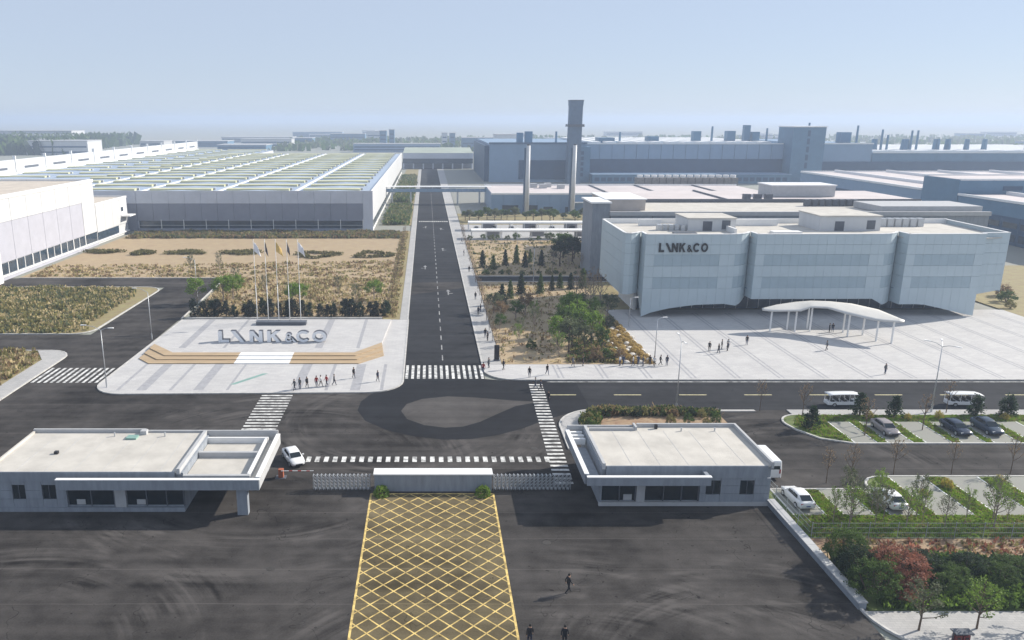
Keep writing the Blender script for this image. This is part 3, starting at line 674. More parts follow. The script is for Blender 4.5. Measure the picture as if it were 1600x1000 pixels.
for (x0, x1, y0, y1, zt) in ((56.0, 66.3, 168.0, 177.0, 19.0), (84.5, 97.6, 168.0, 178.0, 19.5)):
    p = bx_(of, "penthouse", M_WHITE, x0, x1, y0, y1, 16.45, zt)
    bx_(of, "penthouse_roof", M_ROOFW, x0 - 0.2, x1 + 0.2, y0 - 0.2, y1 + 0.2, zt, zt + 0.25)
    bx_(of, "penthouse_door", M_STEELD, x0 + 3.2, x0 + 5.2, y0 - 0.06, y0 - 0.01, 16.46, 18.5)
    bx_(of, "penthouse_louvre", M_STEELD, x1 - 3.0, x1 - 1.2, y0 - 0.06, y0 - 0.01, 16.8, 18.7)
for i in range(7): bx_(of, "air_unit", M_STEEL, 99.6 + 1.7 * i, 100.9 + 1.7 * i, 174.6, 176.0, 16.46, 18.3)
for i in range(5): bx_(of, "air_unit", M_STEEL, 49.6 + 1.25 * i, 50.5 + 1.25 * i, 168.2 + 0.4 * (i % 2), 169.8, 16.46, 17.7)
bx_(of, "roof_hatch", M_WHITE2, 72.6, 78.6, 163.2, 165.4, 16.46, 16.9)
bx_(of, "roof_hatch", M_STEELD, 51.5, 56.2, 162.4, 164.2, 16.46, 16.8)
bx_(of, "roof_upstand", M_WHITE2, 64.2, 64.7, 163.0, 167.9, 16.46, 17.6)
for (x0, x1) in ((47.5, 52.5), (67.5, 79.0)): bx_(of, "roof_upstand", M_WHITE2, x0, x1, 176.2, 176.6, 16.46, 17.9)

# letter shapes: list of polygons in a unit cell
def ringpoly(cx, cz, ro, ri, a0, a1, n=14, sx=1.0):
    o = [(cx + sx * ro * math.cos(math.radians(a0 + (a1 - a0) * i / n)), cz + ro * math.sin(math.radians(a0 + (a1 - a0) * i / n))) for i in range(n + 1)]
    q = [(cx + sx * ri * math.cos(math.radians(a1 + (a0 - a1) * i / n)), cz + ri * math.sin(math.radians(a1 + (a0 - a1) * i / n))) for i in range(n + 1)]
    return o + q
GLYPH = {
    'L': [[(0, 0), (0.72, 0), (0.72, 0.22), (0.26, 0.22), (0.26, 1), (0, 1)]],
    'Y': [[(0.0, 1), (0.30, 1), (0.90, 0), (0.60, 0)]],
    'N': [[(0, 0), (0.24, 0), (0.24, 0.6), (0.62, 0), (0.86, 0), (0.86, 1), (0.62, 1), (0.62, 0.42), (0.24, 1), (0, 1)]],
    'K': [[(0, 0), (0.24, 0), (0.24, 0.36), (0.34, 0.46), (0.60, 0), (0.88, 0), (0.50, 0.62), (0.86, 1), (0.56, 1), (0.24, 0.66), (0.24, 1), (0, 1)]],
    '&': [ringpoly(0.36, 0.24, 0.25, 0.11, 40, 400, 14), ringpoly(0.36, 0.62, 0.19, 0.08, -90, 270, 14), [(0.46, 0.30), (0.70, 0.0), (0.88, 0.0), (0.58, 0.42)]],
    'C': [ringpoly(0.5, 0.5, 0.5, 0.28, 42, 318, 18, 0.95)],
    'O': [ringpoly(0.5, 0.5, 0.5, 0.28, -150, 205, 22, 0.95)],
}
def letters(xs, wd, z0, hgt, y0, y1, front, side, cb):
    for ch, x in zip("LYNK&CO", xs):
        m = MB()
        for poly in GLYPH[ch]:
            n0 = len(m.f)
            m.vprism([(x + p[0] * wd, z0 + p[1] * hgt) for p in poly], y0, y1)
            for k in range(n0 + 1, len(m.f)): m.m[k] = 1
        cb(ch, m, [front, side])
sg = [46.6, 47.9, 49.2, 50.7, 52.2, 53.5, 55.1]
letters(sg, 1.45, 13.75, 1.85, 156.2, 156.36, M_BLACK, M_BLACK, lambda ch, m, ms: m.build("sign_letter", ms, of))
NAMES = {'L': "letter L", 'Y': "slanted letter Y", 'N': "letter N", 'K': "letter K", '&': "small ampersand", 'C': "round letter C", 'O': "round letter O"}
def big_letter(ch, m, ms):
    o = m.build("monument_letter", ms)
    xs = [v[0] for v in m.v]; ys_ = [v[1] for v in m.v]; off = Vector(((min(xs) + max(xs)) / 2, (min(ys_) + max(ys_)) / 2, 0.55))
    for v in o.data.vertices: v.co -= off
    o.location = off
    tag(o, "large white standing %s on the plaza podium" % NAMES[ch], "letter", "standing letters on the plaza")
letters([-38.3, -36.0, -32.6, -29.4, -26.5, -24.2, -21.3], 2.75, 0.55, 2.1, 136.3, 137.3, M_LETTER, M_LETTERS, big_letter)

# --- wavy entrance canopy
cn = thing("entrance_canopy", "wavy white entrance canopy on thin columns before the office", "canopy", (75, 142, 0.13))
NEAR = [(64.1, 145.4, 4.3), (65.7, 144.5, 4.3), (70.8, 143.9, 4.5), (72.75, 144.1, 5.15), (75.3, 143.2, 5.25), (77.8, 140.3, 4.8), (81.3, 137.1, 4.4), (85.8, 135.9, 4.35)]
FARE = [(64.3, 146.2, 4.4), (67.5, 147.2, 4.9), (71.5, 147.9, 5.3), (74.5, 147.8, 5.55), (77.8, 147.0, 5.6), (81.2, 145.6, 5.5), (84.6, 142.4, 5.1), (86.2, 136.6, 4.5)]
def spl(tab, t):
    q = t * (len(tab) - 1); i = min(int(q), len(tab) - 2); f = q - i; f = f * f * (3 - 2 * f) * 0.4 + f * 0.6
    return Vector(tab[i]).lerp(Vector(tab[i + 1]), f)
rings = []
for i in range(29):
    a, b = spl(NEAR, i / 28), spl(FARE, i / 28); up = []; lo = []
    for j in range(7):
        p = a.lerp(b, j / 6); sag = 0.18 * math.sin(math.pi * j / 6)
        up.append((p.x, p.y, p.z + sag + 0.1)); lo.append((p.x, p.y, p.z + sag - 0.08))
    rings.append(up + lo[::-1])
MB().loft(rings).build("canopy_roof", mat("canopy_white", (0.56, 0.55, 0.52), rough=0.5, var=0.06), cn, True)
for (x, y, zt) in ((66.0, 145.4, 4.4), (70.6, 145.0, 4.7), (69.8, 146.6, 4.9), (74.0, 147.2, 5.4), (73.6, 145.2, 5.3), (79.0, 141.6, 4.9), (79.6, 144.4, 5.3), (82.6, 138.4, 4.5), (84.6, 136.9, 4.4), (82.4, 142.6, 5.1)):
    MB().tube((x, y, 0.13), (x, y, zt), 0.17, n=8).build("column", M_WHITE2, cn)

# --- halls behind the office
hb = thing("production_block", "flat roofed production block with pale roofs right behind the office", "building", (90, 225, 0))
bx_(hb, "wall", M_STONE, 57.2, 143, 199.0, 258, 0, 16.2)
bx_(hb, "west_wall", M_STONE, 46.5, 57.0, 199.0, 225, 0, 16.2)
bx_(hb, "roof", M_ROOFW, 55.5, 142.5, 199.6, 226, 16.21, 16.5)
bx_(hb, "roof", M_ROOFPK, 57.6, 142.5, 226.6, 257, 16.21, 17.1)
bx_(hb, "roof_edge", M_STONEL, 46.2, 143.2, 198.6, 199.5, 16.0, 17.0)
bx_(hb, "roof_step", M_STEELD, 56, 142, 226.05, 226.55, 16.3, 17.5)
bx_(hb, "stair_tower", M_STONE, 41.8, 46.3, 199.5, 212, 0, 19.0)
bx_(hb, "tower_cap", M_WHITE2, 41.3, 46.6, 199, 212.5, 19.0, 19.4)
bx_(hb, "roof_house", mat("beige_render", (0.47, 0.42, 0.38), var=0.1, scale=0.4), 46.6, 57.0, 206, 224, 16.3, 19.3)
bx_(hb, "roof_house_top", M_WHITE2, 46.3, 57.3, 205.7, 224.3, 19.3, 19.55)
bx_(hb, "roof_house", M_STONEL, 103, 122, 236, 246, 17.2, 20.4)
bx_(hb, "roof_house_top", M_WHITE2, 102.7, 122.3, 235.7, 246.3, 20.4, 20.7)
bx_(hb, "roof_house", M_STONEL, 116, 142, 200.5, 214, 16.6, 18.2)
for i in range(8): bx_(hb, "air_unit", M_STEELD, 104 + 1.9 * i, 105.3 + 1.9 * i, 216.0, 217.6, 16.55, 18.3)
for i in range(3): bx_(hb, "air_unit", M_STEELD, 92 + 3.2 * i, 94 + 3.2 * i, 229, 230.5, 17.15, 18.6)
bx_(hb, "roof_divider", M_STEELD, 86, 86.5, 226.7, 256.6, 17.11, 17.5)

lh = thing("low_white_hall", "low white hall with flat pinkish roof behind the two slender stacks", "building", (90, 370, 0))
bx_(lh, "wall", M_BLUEW, 27.3, 150, 341.5, 385, 0, 8.0)
bx_(lh, "roof", M_ROOFPK, 27.6, 149.8, 341.8, 384.5, 8.01, 8.3)
bx_(lh, "roof_edge", M_WHITE2, 27.0, 150.2, 341.1, 341.9, 7.9, 8.6)
bx_(lh, "roof_edge", M_WHITE2, 27.0, 150.2, 384.6, 385.2, 7.9, 8.9)
for i in range(12): bx_(lh, "facade_panel", M_BLUEW, 27.5 + 5 * i, 32.4 + 5 * i, 341.2, 341.48, 0.2, 7.85)
for (a, b, z0, z1) in ((32.0, 39.0, 1.4, 3.4), (41.5, 47.5, 1.4, 3.4), (50.0, 54.0, 0.3, 2.7), (59.5, 61.5, 0.3, 2.6)): bx_(lh, "window", M_GLASSB, a, b, 341.05, 341.18, z0, z1)
bx_(lh, "door_canopy", M_WHITE2, 62.0, 68.0, 338.5, 341.15, 4.6, 4.9)
for x in (78.0, 100.0, 128.0): bx_(lh, "roof_divider", M_STEELD, x, x + 0.7, 342.0, 384.4, 8.31, 8.75)
for (x, y) in ((48, 372), (52, 368), (55, 374), (60, 366)): bx_(lh, "roof_unit", M_STONEL, x, x + 3.2, y, y + 3, 8.3, 10.2)
for i in range(14):
    c = thing("cooling_tower", "%s cooling unit from the left in the row beyond the pinkish roof" % ORD[i], "cooling unit", (104.5 + 3.55 * i, 392, 0.05), "row of cooling units")
    bx_(c, "casing", mat("brown_grey_louvre", (0.20, 0.185, 0.17), var=0.3, scale=1.2), 103.0 + 3.55 * i, 106.2 + 3.55 * i, 388.5, 395, 5.2, 11.6)
    bx_(c, "frame", M_STEELD, 103.2 + 3.55 * i, 106.0 + 3.55 * i, 389, 394.6, 0.05, 5.2)
    MB().tube((104.6 + 3.55 * i, 391.5, 11.6), (104.6 + 3.55 * i, 391.5, 12.9), 1.25, 1.45, 10).build("fan_cowl", M_WHITE2, c)
for i, (x, zt) in enumerate(((42.2, 28.9), (61.9, 29.0))):
    c = thing("slender_stack", ("left" if i == 0 else "right") + " slender white steel stack standing in front of the low hall", "chimney", (x, 337.5, 0.09), "pair of slender stacks")
    MB().tube((x, 337.5, 0.09), (x, 337.5, zt), 1.0, 0.85, 12).build("flue", mat("grey_white_flue", (0.55, 0.56, 0.57), rough=0.5, var=0.08), c, True)
    MB().tube((x, 337.5, zt), (x, 337.5, zt + 0.6), 0.62, 0.62, 12).build("flue_tip", M_STEELD, c)
    MB().tube((x - 1.25, 338, 0.09), (x - 1.25, 338, zt - 1), 0.42, 0.42, 8).build("ladder_duct", M_CONCT, c)
    MB().box(x - 1.6, x + 1.6, 335.9, 339.1, 0.08, 0.9).build("footing", M_STONEL, c)

# --- far factory
ff = thing("far_factory", "huge pale blue factory across the background with a dark lower band", "building", (160, 530, 0))
bx_(ff, "west_block", M_BLUEW, 39, 101, 511, 640, 0, 24.3)
bx_(ff, "west_block_edge", M_CONCT, 38.5, 101.4, 510.6, 511.0, 24.0, 25.2)
bx_(ff, "dark_band", M_BLUED, 58, 92, 510.4, 510.9, 2, 14.0)
bx_(ff, "dark_band", M_BLUED, 36.0, 38.9, 515, 640, 0, 23.0)
bx_(ff, "stair_block", M_BLUEM, 93, 103, 507, 519, 0, 22.5)
for i in range(5): bx_(ff, "stair_window", M_BLUED, 97, 98.8, 506.85, 506.98, 4 + 3.4 * i, 6.2 + 3.4 * i)
bx_(ff, "long_block", M_BLUEW, 103.3, 231, 520, 660, 0, 24.0)
bx_(ff, "long_block_edge", M_WHITE2, 103.2, 231, 519.6, 520.0, 23.7, 24.4)
bx_(ff, "dark_band", M_BLUED, 103.4, 231, 519.2, 519.9, 4.0, 14.2)
for i in range(16): bx_(ff, "upper_panel", M_BLUEW, 103.6 + 8 * i, 111.3 + 8 * i, 519.3, 519.9, 14.4, 23.6)
bx_(ff, "lower_wing", M_BLUEM, 103.5, 229, 500, 519, 0, 5.4)
bx_(ff, "lower_wing_roof", M_BLUEW, 103.2, 229.4, 499.6, 519.1, 5.4, 5.8)
for i in range(30): bx_(ff, "wing_window", M_BLUED, 105 + 4.1 * i, 108 + 4.1 * i, 499.8, 499.95, 1.4, 3.8)
bx_(ff, "tower", M_BLUEM, 231.5, 252, 508, 530, 0, 34.6)
bx_(ff, "tower_cap", M_WHITE2, 231, 252.5, 507.5, 530.5, 34.6, 35.2)
for i in range(6): bx_(ff, "tower_window", M_BLUED, 240.5, 242.2, 507.8, 507.95, 4 + 5 * i, 7.6 + 5 * i)
bx_(ff, "east_block", M_BLUEW, 252.2, 290, 521, 640, 0, 24.0)
bx_(ff, "east_block_edge", M_WHITE2, 252.2, 290.4, 520.6, 521, 23.7, 24.5)
bx_(ff, "dark_band", M_BLUED, 252.3, 470, 520.0, 520.5, 3.0, 12.5)
bx_(ff, "east_wing", M_BLUEM, 290.5, 470, 521, 660, 0, 18.4)
bx_(ff, "east_wing_edge", M_WHITE2, 290.5, 470, 520.6, 521, 18.0, 18.9)
for i in range(12): bx_(ff, "skylight_ridge", M_WHITE2, 107 + 10.2 * i, 113 + 10.2 * i, 525, 650, 24.1, 25.2)
for i in range(12): bx_(ff, "skylight_ridge", M_WHITE2, 293 + 14.5 * i, 303 + 14.5 * i, 525, 650, 18.5, 19.5)
rr = random.Random(3)
for (x, y, z0, hh, r) in ((66, 530, 24.3, 7.4, 2.4), (60, 528, 24.3, 6.6, 2.0), (120, 545, 24, 3.4, 5.5), (152, 545, 24, 4.2, 3.8), (182, 545, 24, 7.6, 2.6), (205, 545, 24, 7.8, 2.8), (216, 545, 24, 11.6, 2.0), (222, 545, 24, 7.2, 2.4), (280, 540, 24, 7.0, 3.4)):
    MB().box(x - r, x + r, y - r, y + r, z0, z0 + hh).build("roof_plant", M_BLUEM, ff)
for (x, z0, hh) in ((86, 24.3, 6), (102, 24.3, 6), (129, 24, 6), (191, 24, 9), (228, 24, 8), (256, 24, 11), (289, 24, 9.5), (306, 18.4, 12), (310, 18.4, 9), (326, 18.4, 11.5), (330, 18.4, 11.5), (345, 18.4, 7), (352, 18.4, 7), (364, 18.4, 5), (376, 18.4, 5), (404, 18.4, 8)):
    MB().tube((x, 540, z0), (x, 540, z0 + hh * 1.2), 0.8, 0.65, 8).build("roof_flue", M_BLUEM, ff)
for (x, r) in ((303, 2.0), (324, 2.6), (345, 1.9), (353, 1.9), (366, 1.6), (378, 1.6)):
    MB().tube((x, 543, 18.4), (x, 543, 26.4), r * 1.15, r * 0.9, 8).build("roof_fan", M_BLUEM, ff)
ch = thing("concrete_chimney", "tall square grey chimney tower with flared top", "chimney", (91, 500, 0.05))
MB().loft([[(91 - a, 500 - a, z), (91 + a, 500 - a, z), (91 + a, 500 + a, z), (91 - a, 500 + a, z)] for a, z in ((4.1, 0.05), (3.8, 34.6), (3.8, 46.8), (4.05, 48.8), (4.05, 50.6))]).build("shaft", M_CONCT, ch)
bx_(ch, "gallery", M_STEELD, 85.9, 96.1, 494.9, 505.1, 35.0, 35.5)
for (a, b, c, d) in ((86, 96, 495, 495.1), (86, 86.1, 495.2, 505), (95.9, 96, 495.2, 505)): bx_(ch, "gallery_rail", M_STEELD, a, b, c, d, 35.55, 36.5)
bx_(ch, "cap_rim", M_STEELD, 86.7, 95.3, 495.7, 504.3, 50.61, 51.0)
# building across the end of the main road, and the pipe bridge
eb = thing("road_end_building", "long low building with green roof and dark glazing closing the main road", "building", (10, 660, 0))
bx_(eb, "wall", M_GREYW, -21, 36, 648, 760, 7.8, 12.6)
bx_(eb, "glazing", M_GLASSB, -21.2, 36, 647.6, 647.9, 4.4, 8.2)
MB().poly([(-21, 648, 12.7), (36, 648, 12.7), (36, 700, 15.4), (-21, 700, 15.4)]).build("roof_slope", mat("green_grey_roof", (0.33, 0.37, 0.31), var=0.15, scale=0.05), eb)
for i in range(8): bx_(eb, "pier", M_GREYW, -21 + 8 * i, -20 + 8 * i, 647.2, 650, 0, 4.4)
bx_(eb, "lower_wall", M_GREYD, -21, 36, 655, 700, 0, 7.7)
pb = thing("pipe_bridge", "white covered pipe bridge crossing high over the main road", "bridge", (5, 378, 0))
bx_(pb, "deck", M_BLUEW, -20.3, 30, 376, 380, 5.9, 6.4)
bx_(pb, "roof", M_WHITE2, -20.3, 30, 375.6, 380.4, 8.2, 8.5)
for i in range(18): bx_(pb, "side_panel", M_BLUEW, -20.2 + 2.8 * i, -17.5 + 2.8 * i, 375.9, 376.0, 6.4, 7.5)
for x in (-18, -9, 13.5, 24): bx_(pb, "pier", M_STEEL, x, x + 0.7, 376.4, 379.6, 0, 5.9)
for i in range(10): bx_(pb, "post", M_STEEL, -20 + 5.4 * i, -19.8 + 5.4 * i, 376.0, 376.2, 6.4, 8.2)

# --- blue hall on the right
rb = thing("blue_hall", "blue clad hall at the right edge with stepped white roof edges", "building", (250, 330, 0))
bx_(rb, "wall", M_BLUEW, 189.3, 520, 302, 402, 0, 13.6)
bx_(rb, "roof", M_ROOFPK, 190, 519, 302.5, 401, 13.61, 13.8)
bx_(rb, "wall", M_BLUEM, 189.2, 520, 281, 301.7, 0, 18.8)
bx_(rb, "roof", M_ROOFPK, 190, 519, 282, 301, 18.81, 18.95)
bx_(rb, "roof_edge", M_WHITE2, 188.8, 520, 301.2, 301.8, 18.6, 19.4)
bx_(rb, "roof_edge", M_WHITE2, 189.4, 520, 280.9, 281.6, 18.6, 19.2)
bx_(rb, "wall", M_BLUEM, 189.3, 520, 160, 280.7, 0, 13.6)
bx_(rb, "roof", M_ROOFPK, 190, 519, 160.5, 280, 13.61, 13.8)
for (a, b) in ((302, 402), (160, 280.6)): bx_(rb, "roof_edge", M_WHITE2, 188.9, 189.7, a, b, 13.4, 14.2)
bx_(rb, "roof_edge", M_WHITE2, 189.8, 520, 401.2, 402.2, 13.4, 14.2)
for i in range(4): bx_(rb, "roof_ridge", M_WHITE2, 205 + 26 * i, 206 + 26 * i, 303, 400, 13.8, 14.9)
for i in range(4): bx_(rb, "roof_ridge", M_WHITE2, 205 + 26 * i, 206 + 26 * i, 161, 279, 13.8, 14.9)
for i in range(30):
    a = 161 + 8 * i
    if a + 8 > 402: break
    bx_(rb, "lower_panel", M_BLUED, 189.0, 189.18, a + 0.06, a + 7.94, 0.1, 8.9)
    bx_(rb, "window", M_GLASSB, 188.9, 188.98, a + 0.8, a + 7.2, 1.2, 3.6)
    bx_(rb, "window", M_GLASSB, 188.9, 188.98, a + 0.8, a + 7.2, 5.4, 7.2)
for i in range(9): bx_(rb, "end_window", M_BLUED, 205 + 9 * i, 212 + 9 * i, 280.84, 281.03, 15.0, 16.6)
# ------------------------------------------------------------------ gatehouses and gate
g = thing("left_gatehouse", "long low grey gatehouse at lower left with lane canopy and pillar", "gatehouse", (-32, 80, 0))
bx_(g, "wall", M_STONE, -46.0, -25.6, 74.5, 84.9, 0, 4.3)
bx_(g, "roof", M_ROOFW, -45.84, -26.22, 74.35, 84.71, 4.31, 4.5)
for i in range(6): bx_(g, "roof_seam", M_STONEL, -43.0 + 3.0 * i, -42.96 + 3.0 * i, 74.5, 84.6, 4.5, 4.512)
for x in (-36.2, -30.4): MB().tube((x, 83.6, 4.5), (x, 83.6, 5.0), 0.09, n=8).build("roof_vent_pipe", M_STEEL, g)
bx_(g, "parapet", M_STONEL, -46.1, -33.0, 84.72, 84.95, 4.2, 4.92)
bx_(g, "parapet", M_STONEL, -32.95, -17.6, 84.72, 84.93, 3.4, 4.75)
bx_(g, "parapet", M_STONEL, -33.4, -32.7, 84.0, 84.7, 4.5, 4.96)
bx_(g, "parapet", M_ROOFW, -46.1, -45.85, 74.3, 84.70, 4.2, 4.72)
bx_(g, "parapet", M_STONEL, -26.2, -25.85, 74.3, 84.70, 4.2, 4.82)
bx_(g, "parapet_top_band", M_STONE, -46.05, -26.4, 74.22, 74.34, 3.4, 4.5)
xs = [-46.0, -43.5, -42.15, -40.4, -38.95, -37.85]
for a, b, win in ((-46.0, -43.5, 0), (-43.5, -42.15, 1), (-42.15, -40.4, 0), (-40.4, -38.95, 1), (-38.95, -37.85, 0)):
    if win:
        f = bx_(g, "window", M_GLASS, a + 0.06, b - 0.06, 74.36, 74.42, 1.4, 3.0)
        bx_(g, "window_bar", M_STEELD, (a + b) / 2 - 0.03, (a + b) / 2 + 0.03, 74.3, 74.35, 1.4, 3.0)
        bx_(g, "cladding_panel", M_STONE, a + 0.015, b - 0.015, 74.26, 74.48, 3.03, 3.38)
        bx_(g, "cladding_panel", M_STONE, a + 0.015, b - 0.015, 74.26, 74.48, 0.5, 1.37)
    else:
        for z0, z1 in ((0.5, 1.4), (1.43, 2.4), (2.43, 3.38)): bx_(g, "cladding_panel", M_STONE, a + 0.015, b - 0.015, 74.26, 74.48, z0, z1)
bx_(g, "plinth", M_STONE, -46.0, -25.6, 74.15, 74.49, 0, 0.48)
for (a, b) in ((-37.75, -35.4), (-35.3, -33.0), (-31.6, -29.6), (-29.5, -27.5), (-27.4, -25.7)):
    bx_(g, "window_pane", M_GLASS, a, b, 74.36, 74.44, 0.72, 2.85)
    bx_(g, "window_frame", M_STEELD, b, b + 0.1, 74.28, 74.48, 0.6, 2.9)
bx_(g, "window_frame", M_STEELD, -37.84, -25.6, 74.28, 74.48, 2.87, 3.02)
bx_(g, "door_post", M_STONEL, -32.85, -31.7, 74.2, 74.48, 0.5, 2.86)
for x in (-36.9, -30.6): bx_(g, "interior_desk", M_STONEL, x, x + 0.9, 74.30, 74.35, 0.78, 1.35)
bx_(g, "fascia", M_STONE, -38.2, -17.4, 73.0, 73.4, 3.05, 4.15)
bx_(g, "fascia_cap", M_WHITE2, -38.25, -17.35, 72.95, 73.4, 4.15, 4.24)
bx_(g, "fascia", M_STONEL, -17.75, -17.4, 73.42, 84.95, 3.05, 4.28)  # side facing the sun: its lit look is painted in with paler stone
bx_(g, "fascia_cap", M_WHITE2, -17.8, -17.34, 73.42, 84.7, 4.29, 4.37)
bx_(g, "canopy_deck", M_STONE, -38.1, -17.8, 73.42, 74.2, 3.1, 3.3)
bx_(g, "canopy_deck", M_ROOFW, -25.55, -18.1, 74.21, 84.70, 3.1, 3.55)
bx_(g, "canopy_kerb", M_WHITE2, -18.95, -18.7, 74.62, 83.88, 3.55, 4.15)
bx_(g, "canopy_kerb", M_WHITE2, -25.6, -18.6, 83.9, 84.15, 3.55, 4.2)
bx_(g, "canopy_beam", M_STONEL, -25.55, -19.05, 79.9, 80.3, 3.55, 4.15)
bx_(g, "canopy_beam", M_STONEL, -25.55, -18.6, 74.22, 74.6, 3.55, 4.1)
bx_(g, "pillar", M_STONE, -19.9, -18.8, 73.45, 74.2, 0, 3.09)
bx_(g, "pillar", M_STONE, -19.9, -18.8, 83.8, 84.6, 0, 3.09)
bx_(g, "roof_drain", M_BLACK, -40.9, -40.5, 78.6, 79.0, 4.5, 4.8)
bx_(g, "roof_hatch", M_GREENG, -34.6, -33.4, 82.6, 83.6, 4.5, 4.7)

g = thing("right_gatehouse", "low grey gatehouse with flat pale roof at the right of the gate", "gatehouse", (27, 80, 0))
bx_(g, "wall", M_STONE, 18.2, 36.2, 75.75, 86.3, 0, 4.4)
bx_(g, "roof", M_ROOFW, 18.64, 36.06, 75.6, 86.14, 4.41, 4.6)
for i in range(5): bx_(g, "roof_seam", M_STONEL, 21.4 + 3.0 * i, 21.44 + 3.0 * i, 75.7, 85.0, 4.6, 4.612)
for x in (29.5, 33.4): MB().tube((x, 84.9, 4.6), (x, 84.9, 5.05), 0.09, n=8).build("roof_vent_pipe", M_STEEL, g)
bx_(g, "parapet", M_STONEL, 24.6, 36.35, 86.15, 86.38, 4.3, 5.02)
bx_(g, "parapet", M_STONEL, 16.4, 24.1, 86.15, 86.36, 3.4, 4.8)
bx_(g, "parapet", M_STONEL, 24.15, 24.4, 85.1, 86.40, 4.6, 5.05)
bx_(g, "parapet", M_STONEL, 18.8, 24.1, 85.1, 85.3, 4.6, 4.9)
bx_(g, "parapet", M_STONEL, 36.08, 36.35, 75.5, 86.14, 4.3, 5.02)
bx_(g, "parapet", M_STONEL, 18.3, 18.62, 75.5, 86.14, 4.2, 4.88)
bx_(g, "parapet_top_band", M_STONE, 18.7, 35.72, 75.44, 75.59, 3.2, 4.6)
for a, b, win in ((28.75, 29.4, 0), (29.4, 30.95, 1), (30.95, 33.0, 0), (33.0, 34.5, 1), (34.5, 36.2, 0)):
    if win:
        bx_(g, "window", M_GLASS, a + 0.06, b - 0.06, 75.6, 75.66, 1.3, 2.9)
        bx_(g, "window_bar", M_STEELD, (a + b) / 2 - 0.03, (a + b) / 2 + 0.03, 75.54, 75.59, 1.3, 2.9)
        bx_(g, "cladding_panel", M_STONE, a + 0.015, b - 0.015, 75.5, 75.73, 2.93, 3.18)
        bx_(g, "cladding_panel", M_STONE, a + 0.015, b - 0.015, 75.5, 75.73, 0.45, 1.27)
    else:
        for z0, z1 in ((0.45, 1.4), (1.43, 2.3), (2.33, 3.18)): bx_(g, "cladding_panel", M_STONE, a + 0.015, b - 0.015, 75.5, 75.73, z0, z1)
bx_(g, "plinth", M_STONEL, 18.1, 36.3, 75.4, 75.74, 0, 0.43)
for (a, b) in ((18.4, 20.2), (20.3, 21.9), (23.0, 24.9), (25.0, 26.8), (26.9, 28.6)):
    bx_(g, "window_pane", M_GLASS, a, b, 75.6, 75.68, 0.6, 2.75)
    bx_(g, "window_frame", M_STEELD, b, b + 0.1, 75.52, 75.72, 0.5, 2.8)
bx_(g, "window_frame", M_STEELD, 18.3, 28.7, 75.52, 75.72, 2.77, 2.92)
bx_(g, "door_post", M_STONEL, 22.05, 22.95, 75.44, 75.72, 0.45, 2.76)
bx_(g, "interior_desk", M_STONEL, 20.7, 21.6, 75.54, 75.59, 0.65, 1.3)
bx_(g, "fascia", M_STONE, 16.4, 29.2, 73.7, 74.1, 3.2, 4.1)
bx_(g, "fascia_cap", M_WHITE2, 16.35, 29.25, 73.65, 74.1, 4.1, 4.19)
bx_(g, "fascia_return", M_STONE, 28.8, 29.2, 74.12, 75.42, 3.2, 4.1)
bx_(g, "fascia", M_STONE, 16.2, 16.6, 74.12, 86.14, 3.2, 4.3)
bx_(g, "fascia_cap", M_WHITE2, 16.14, 16.62, 74.12, 86.13, 4.31, 4.38)
bx_(g, "canopy_deck", M_STONE, 16.62, 28.7, 74.12, 75.4, 3.22, 3.4)
bx_(g, "canopy_deck", M_STONE, 16.62, 18.04, 75.42, 83.0, 3.22, 3.4)
for y in (83.3, 84.3, 85.3): bx_(g, "canopy_beam", M_WHITE2, 16.63, 18.03, y, y + 0.35, 3.6, 4.3)
bx_(g, "roof_bird_vent", M_BLACK, 26.6, 26.9, 85.5, 85.8, 4.6, 5.15)
bx_(g, "corner_pier", M_STONE, 18.12, 18.36, 75.46, 75.74, 0.43, 3.2)

wl = thing("gate_wall", "low grey gate wall with white top behind the yellow box", "wall", (0.4, 79, 0))
bx_(wl, "wall", M_STONE, -6.0, 6.95, 78.75, 79.75, 0, 2.0)
bx_(wl, "coping", M_WHITE2, -6.1, 7.05, 78.65, 80.2, 2.0, 2.12)
bx_(wl, "rear_support", M_STONE, -6.0, 6.95, 79.76, 80.1, 0, 1.99)
def lattice():
    m = MB()
    for x in (0.0, 0.42):
        m.tube((x, 0, 0.12), (x, 0, 1.75), 0.03, n=5); m.tube((x, 0.55, 0.12), (x, 0.55, 1.75), 0.03, n=5)
        m.tube((x, 0, 1.75), (x, 0.55, 1.75), 0.035, n=5)
    for y in (0, 0.55):
        for z in (0.25, 0.65, 1.05, 1.4):
            m.tube((0, y, z), (0.42, y, z + 0.32), 0.02, n=4); m.tube((0.42, y, z), (0, y, z + 0.32), 0.02, n=4)
    m.tube((0.2, 0.1, 0.1), (0.2, 0.45, 0.1), 0.09, n=8)
    return m.mesh("lattice_unit", M_STEEL)
LAT = lattice()
def fold_gate(x0, x1, label):
    t = thing("folding_gate", label, "gate", (x0, 79.0, 0), "telescopic folding gates")
    n = int((x1 - x0) / 0.45)
    for i in range(n):
        o = link("lattice_unit", LAT, t); o.location = (0.45 * i, 0, 0)
    return t
fold_gate(-12.8, -6.2, "silver folding lattice gate left of the gate wall")
fold_gate(7.2, 16.0, "silver folding lattice gate right of the gate wall")
t = thing("boom_barrier", "boom barrier with rust red cabinet beside the left gatehouse", "barrier", (-17.0, 82.3, 0))
bx_(t, "cabinet", M_ORANGE, -17.25, -16.7, 82.0, 82.5, 0, 1.05)
bx_(t, "base", M_STEELD, -17.6, -16.4, 81.8, 82.7, 0, 0.08)
MB().tube((-16.9, 81.95, 0.95), (-13.2, 81.95, 0.98), 0.05, 0.04, 6).build("boom_arm", M_WHITE2, t)
